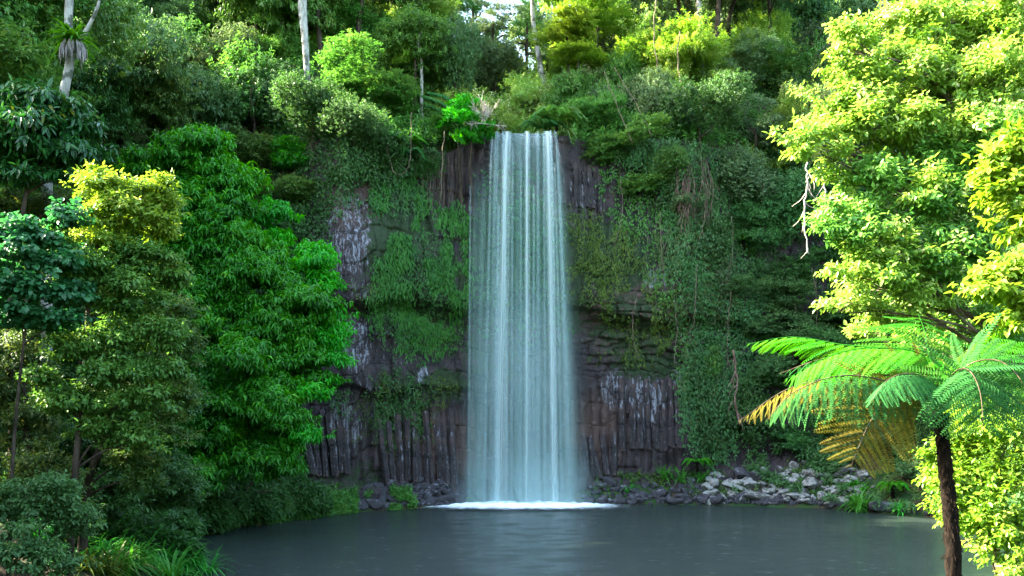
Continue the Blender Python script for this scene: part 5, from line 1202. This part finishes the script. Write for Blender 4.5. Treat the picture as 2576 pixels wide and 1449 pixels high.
for k, (a, b, w0, w1, s, z0) in enumerate([(-.75, -.95, .35, .75, 2, 1.2), (-.22, -.6, .5, 1.0, 5, 1.2), (.75, .72, .32, .42, 7, 1.0), (1.28, 1.25, .22, .34, 9, 2.2), (1.74, 2.05, .55, .55, 11, .8), (2.12, 2.75, .2, .42, 13, 1.2), (-.45, -.25, .2, .3, 15, 2), (1.9, 2.12, .2, .26, 17, .8)]):
    fall_sheet('water_strand', (a - w0 / 2, b - w1 / 2), (a + w0 / 2, b + w1 / 2), 'stream_bright' if k in (1, 2, 4) else 'stream', wf, .30 + .02 * k, z0, 13, 7, .03, s, bulge=.08)
water_mat('mist', 3, .6, .25, .75, .34, .30, (.42, .60, .60), 21, fade=.5, amin=.05)
fall_sheet('spray_veil', (-1.5, -3.1), (2.5, 4.0), 'mist', wf, .45, 7.5, 13, 20, .1, 19)
fall_sheet('spray_veil', (-1.9, -3.5), (2.7, 4.5), 'mist', wf, .75, 10.2, 13, 20, .2, 29)
for k, (a, b, w0, w1, s_, z0) in enumerate([(-.95, -1.35, .16, .3, 31, 3.6), (.05, -.05, .12, .3, 33, 4.2), (.45, .4, .1, .2, 35, 5), (1.1, 1.0, .14, .24, 37, 6.1), (1.55, 1.6, .12, .22, 39, 3.2), (-.6, -.75, .1, .4, 41, 6.6), (2.0, 2.4, .1, .26, 43, 5.2)]):
    fall_sheet('water_strand', (a - w0 / 2, b - w1 / 2), (a + w0 / 2, b + w1 / 2), 'stream', wf, .42 + .02 * k, z0, 13, 7, .04, s_, bulge=.1)
thin = fall_sheet('water_strand', (-2.08, -2.2), (-1.98, -2.02), 'stream', wf, .1, 6.0, 13, 5, .02, 23)
water_mat('veil_side', 3, .3, .34, .80, .26, .34, (.36, .60, .54), 27, fade=.35, amin=.05)
fall_sheet('water_veil', (-1.9, -2.5), (-.9, -1.0), 'veil_side', wf, .05, 4.9, 13, 14, .06, 25)
fall_sheet('water_veil', (1.6, 2.2), (2.45, 3.55), 'veil_side', wf, .2, 3.5, 13, 14, .06, 26)

t = NT('foam'); g = t.n('TexCoord', None, 3); a_ = t.n('Attribute', None, 2, attribute_name='amount')
n_ = t.noise(t.scaled(g, (1.0, 3.0, 1)), 2.6, 5, .65); al = t.ramp(t.math('ADD', t.math('MULTIPLY', a_, 1.15), t.math('MULTIPLY', t.math('SUBTRACT', n_, .5), .9)), .18, .95)
sh = t.n('BsdfPrincipled', {'Base Color': (.86, .92, .94, 1), 'Roughness': .6}); MAT['foam'] = t.surf(t.n('MixShader', {0: al, 1: t.n('BsdfTransparent', {}), 2: sh}))
nx, ny = 150, 60; gx, gy = np.meshgrid(np.linspace(-5.5, 6.6, nx), np.linspace(-1, 1, ny)); cxm = .4
am = np.exp(-(np.abs((gx - cxm) / 3.9) ** 3.2)) * np.exp(-(gy / .62) ** 2) + .42 * np.exp(-(((gx - cxm) / 4.8) ** 2)) * np.exp(-((gy + .25) / .55) ** 2)
yy = 44.55 + gy * 3.0; zz = .03 + am * (.10 + .09 * fbm(gx * 3, gy * 6, 0, 3)) * (np.abs(gy) < .98)
i, j = np.meshgrid(np.arange(ny - 1), np.arange(nx - 1), indexing='ij'); i = i.ravel(); j = j.ravel()
tag(link('foam', mesh_from('foam', np.stack([gx.ravel(), yy.ravel(), zz.ravel()], -1), np.stack([i * nx + j, i * nx + j + 1, (i + 1) * nx + j + 1, (i + 1) * nx + j], -1), [MAT['foam']], True, [('amount', am.ravel(), 'POINT')])), kind='stuff')
rng = np.random.default_rng(500); V = []; F = []
for k in range(200):     # thin pale slivers painted as glints on the pool
    y = 22 + 14 * rng.random() ** 1.8; x = rng.uniform(-.30, .42) * y; l = rng.uniform(.04, .22); w = rng.uniform(.004, .011); n = len(V)
    if x < -7.5: continue
    V += [(x - l, y, .022), (x, y - w, .022), (x + l, y + rng.uniform(-.01, .01), .022), (x, y + w, .022)]; F.append((n, n + 1, n + 2, n + 3))
t = NT('fleck'); t.surf(t.n('BsdfPrincipled', {'Base Color': (.22, .25, .25, 1), 'Roughness': .6})); MAT['fleck'] = t.m
tag(link('glint_flecks', mesh_from('glint_flecks', V, F, [MAT['fleck']])), kind='stuff')
TR(0, 0, 3.2, 4.2, 0, 'vine', 'leaf_deep', 'tall dark vine-hung tree added between nest fern and vivid green tree to shade the pool', pos=(-19.5, 41.8, 19.5))  # added to block the sun from the right of the pool
TR(0, 0, 3.2, 4.0, 0, 'medium', 'leaf_blue', 'tall deep green tree added right of the tall dark vine-hung one to shade the pool', pos=(-17.5, 43.6, 20.5))  # second tree added to shade the same strip of water
# creek bed water above the lip
V = [(-1.1, 46.6, 18.62), (2.25, 46.6, 18.62), (2.6, 52, 18.75), (2.2, 62, 19.0), (-1.4, 62, 19.0), (-1.5, 52, 18.75)]
tag(link('creek_water', mesh_from('creek_water', V, [(0, 1, 2, 5), (5, 2, 3, 4)], [MAT['water']])), kind='structure')

# crowns and stones wholly hidden behind others are left out
def leave_out(stem, nums):
    for k in nums:
        o = bpy.data.objects.get('%s.%03d' % (stem, k))
        if o is None: continue
        for c in list(o.children): bpy.data.objects.remove(c, do_unlink=True)
        bpy.data.objects.remove(o, do_unlink=True)
leave_out('rainforest_tree', [60,61,62,63,64,65,66,67,68,69,70,71,72,73,74,75,76,77,78,79,80,81,82,83,84,85,86,88,89,90,91,92,93,94,95,96,97,98,99,100,102,103,104,105,106,107,108,109,111,112,113,114,115,116,117,118,119,120,122,123,124,125,126,127,128,129,130,131,132,133,134,135,136,137,138,139,140,141,142,144,145,147,148,150,151,155,156,157,158,159,160,161,162,163,164,165,167,168,169,170,172,173,174,175,176,177,178,180,181,182,183,185,186,187,188,189,190,191,192,193,194,195,196,197,199,201,202,203,207,208,209,210,211,213,214,216,217,218,220,223,225,227,228,230,231,235,237,238,240,244,245,246,247,248,249,250,251,252,253,254,256,257,259,260,261,262,263,264,265,266,267,268,270,271,272,273,274,275,276,277,278,279,280,281,282,283,284,286,288,289,290,291,292,293,294,295,296,297,298,299,301,302,303,304,306,307,308,309,310,312,314,315,316,317,318,319,320,321,327,328,330,333,334,335,336,337,339,340,342,343,344,345,346,347,348,349,350,351,352,353,354,356,358,359,361,363,366,367,368,370,371,372,373,375,377,378,379,381,382,383,385,386,387,388,389,390,394,396,397,399,401,402,404,406,407,408,410,411,412,414,415,419,420,422,424,425,426,427,428,430,431,434,435,438,439,440,441,442,443,444,445,446,447,449,451])
leave_out('rock', [4,9,12,13,14,19,22,30,36,37,49,54,60,71,74,78,79,91,92,93,95,98,99,102,105,108,109,110,115,123,129,132,134,141,142,143,149,152,159,160,177,179,182,183,184,186,188,189,190,191,193,195,197,198,200,202,203,205,208,212,213,217,218,220,221,222,232,234,236,238,239,241,244,246,248,252,254,260,265,269,271,272,273,274,275,276,277,278,280,281,282])
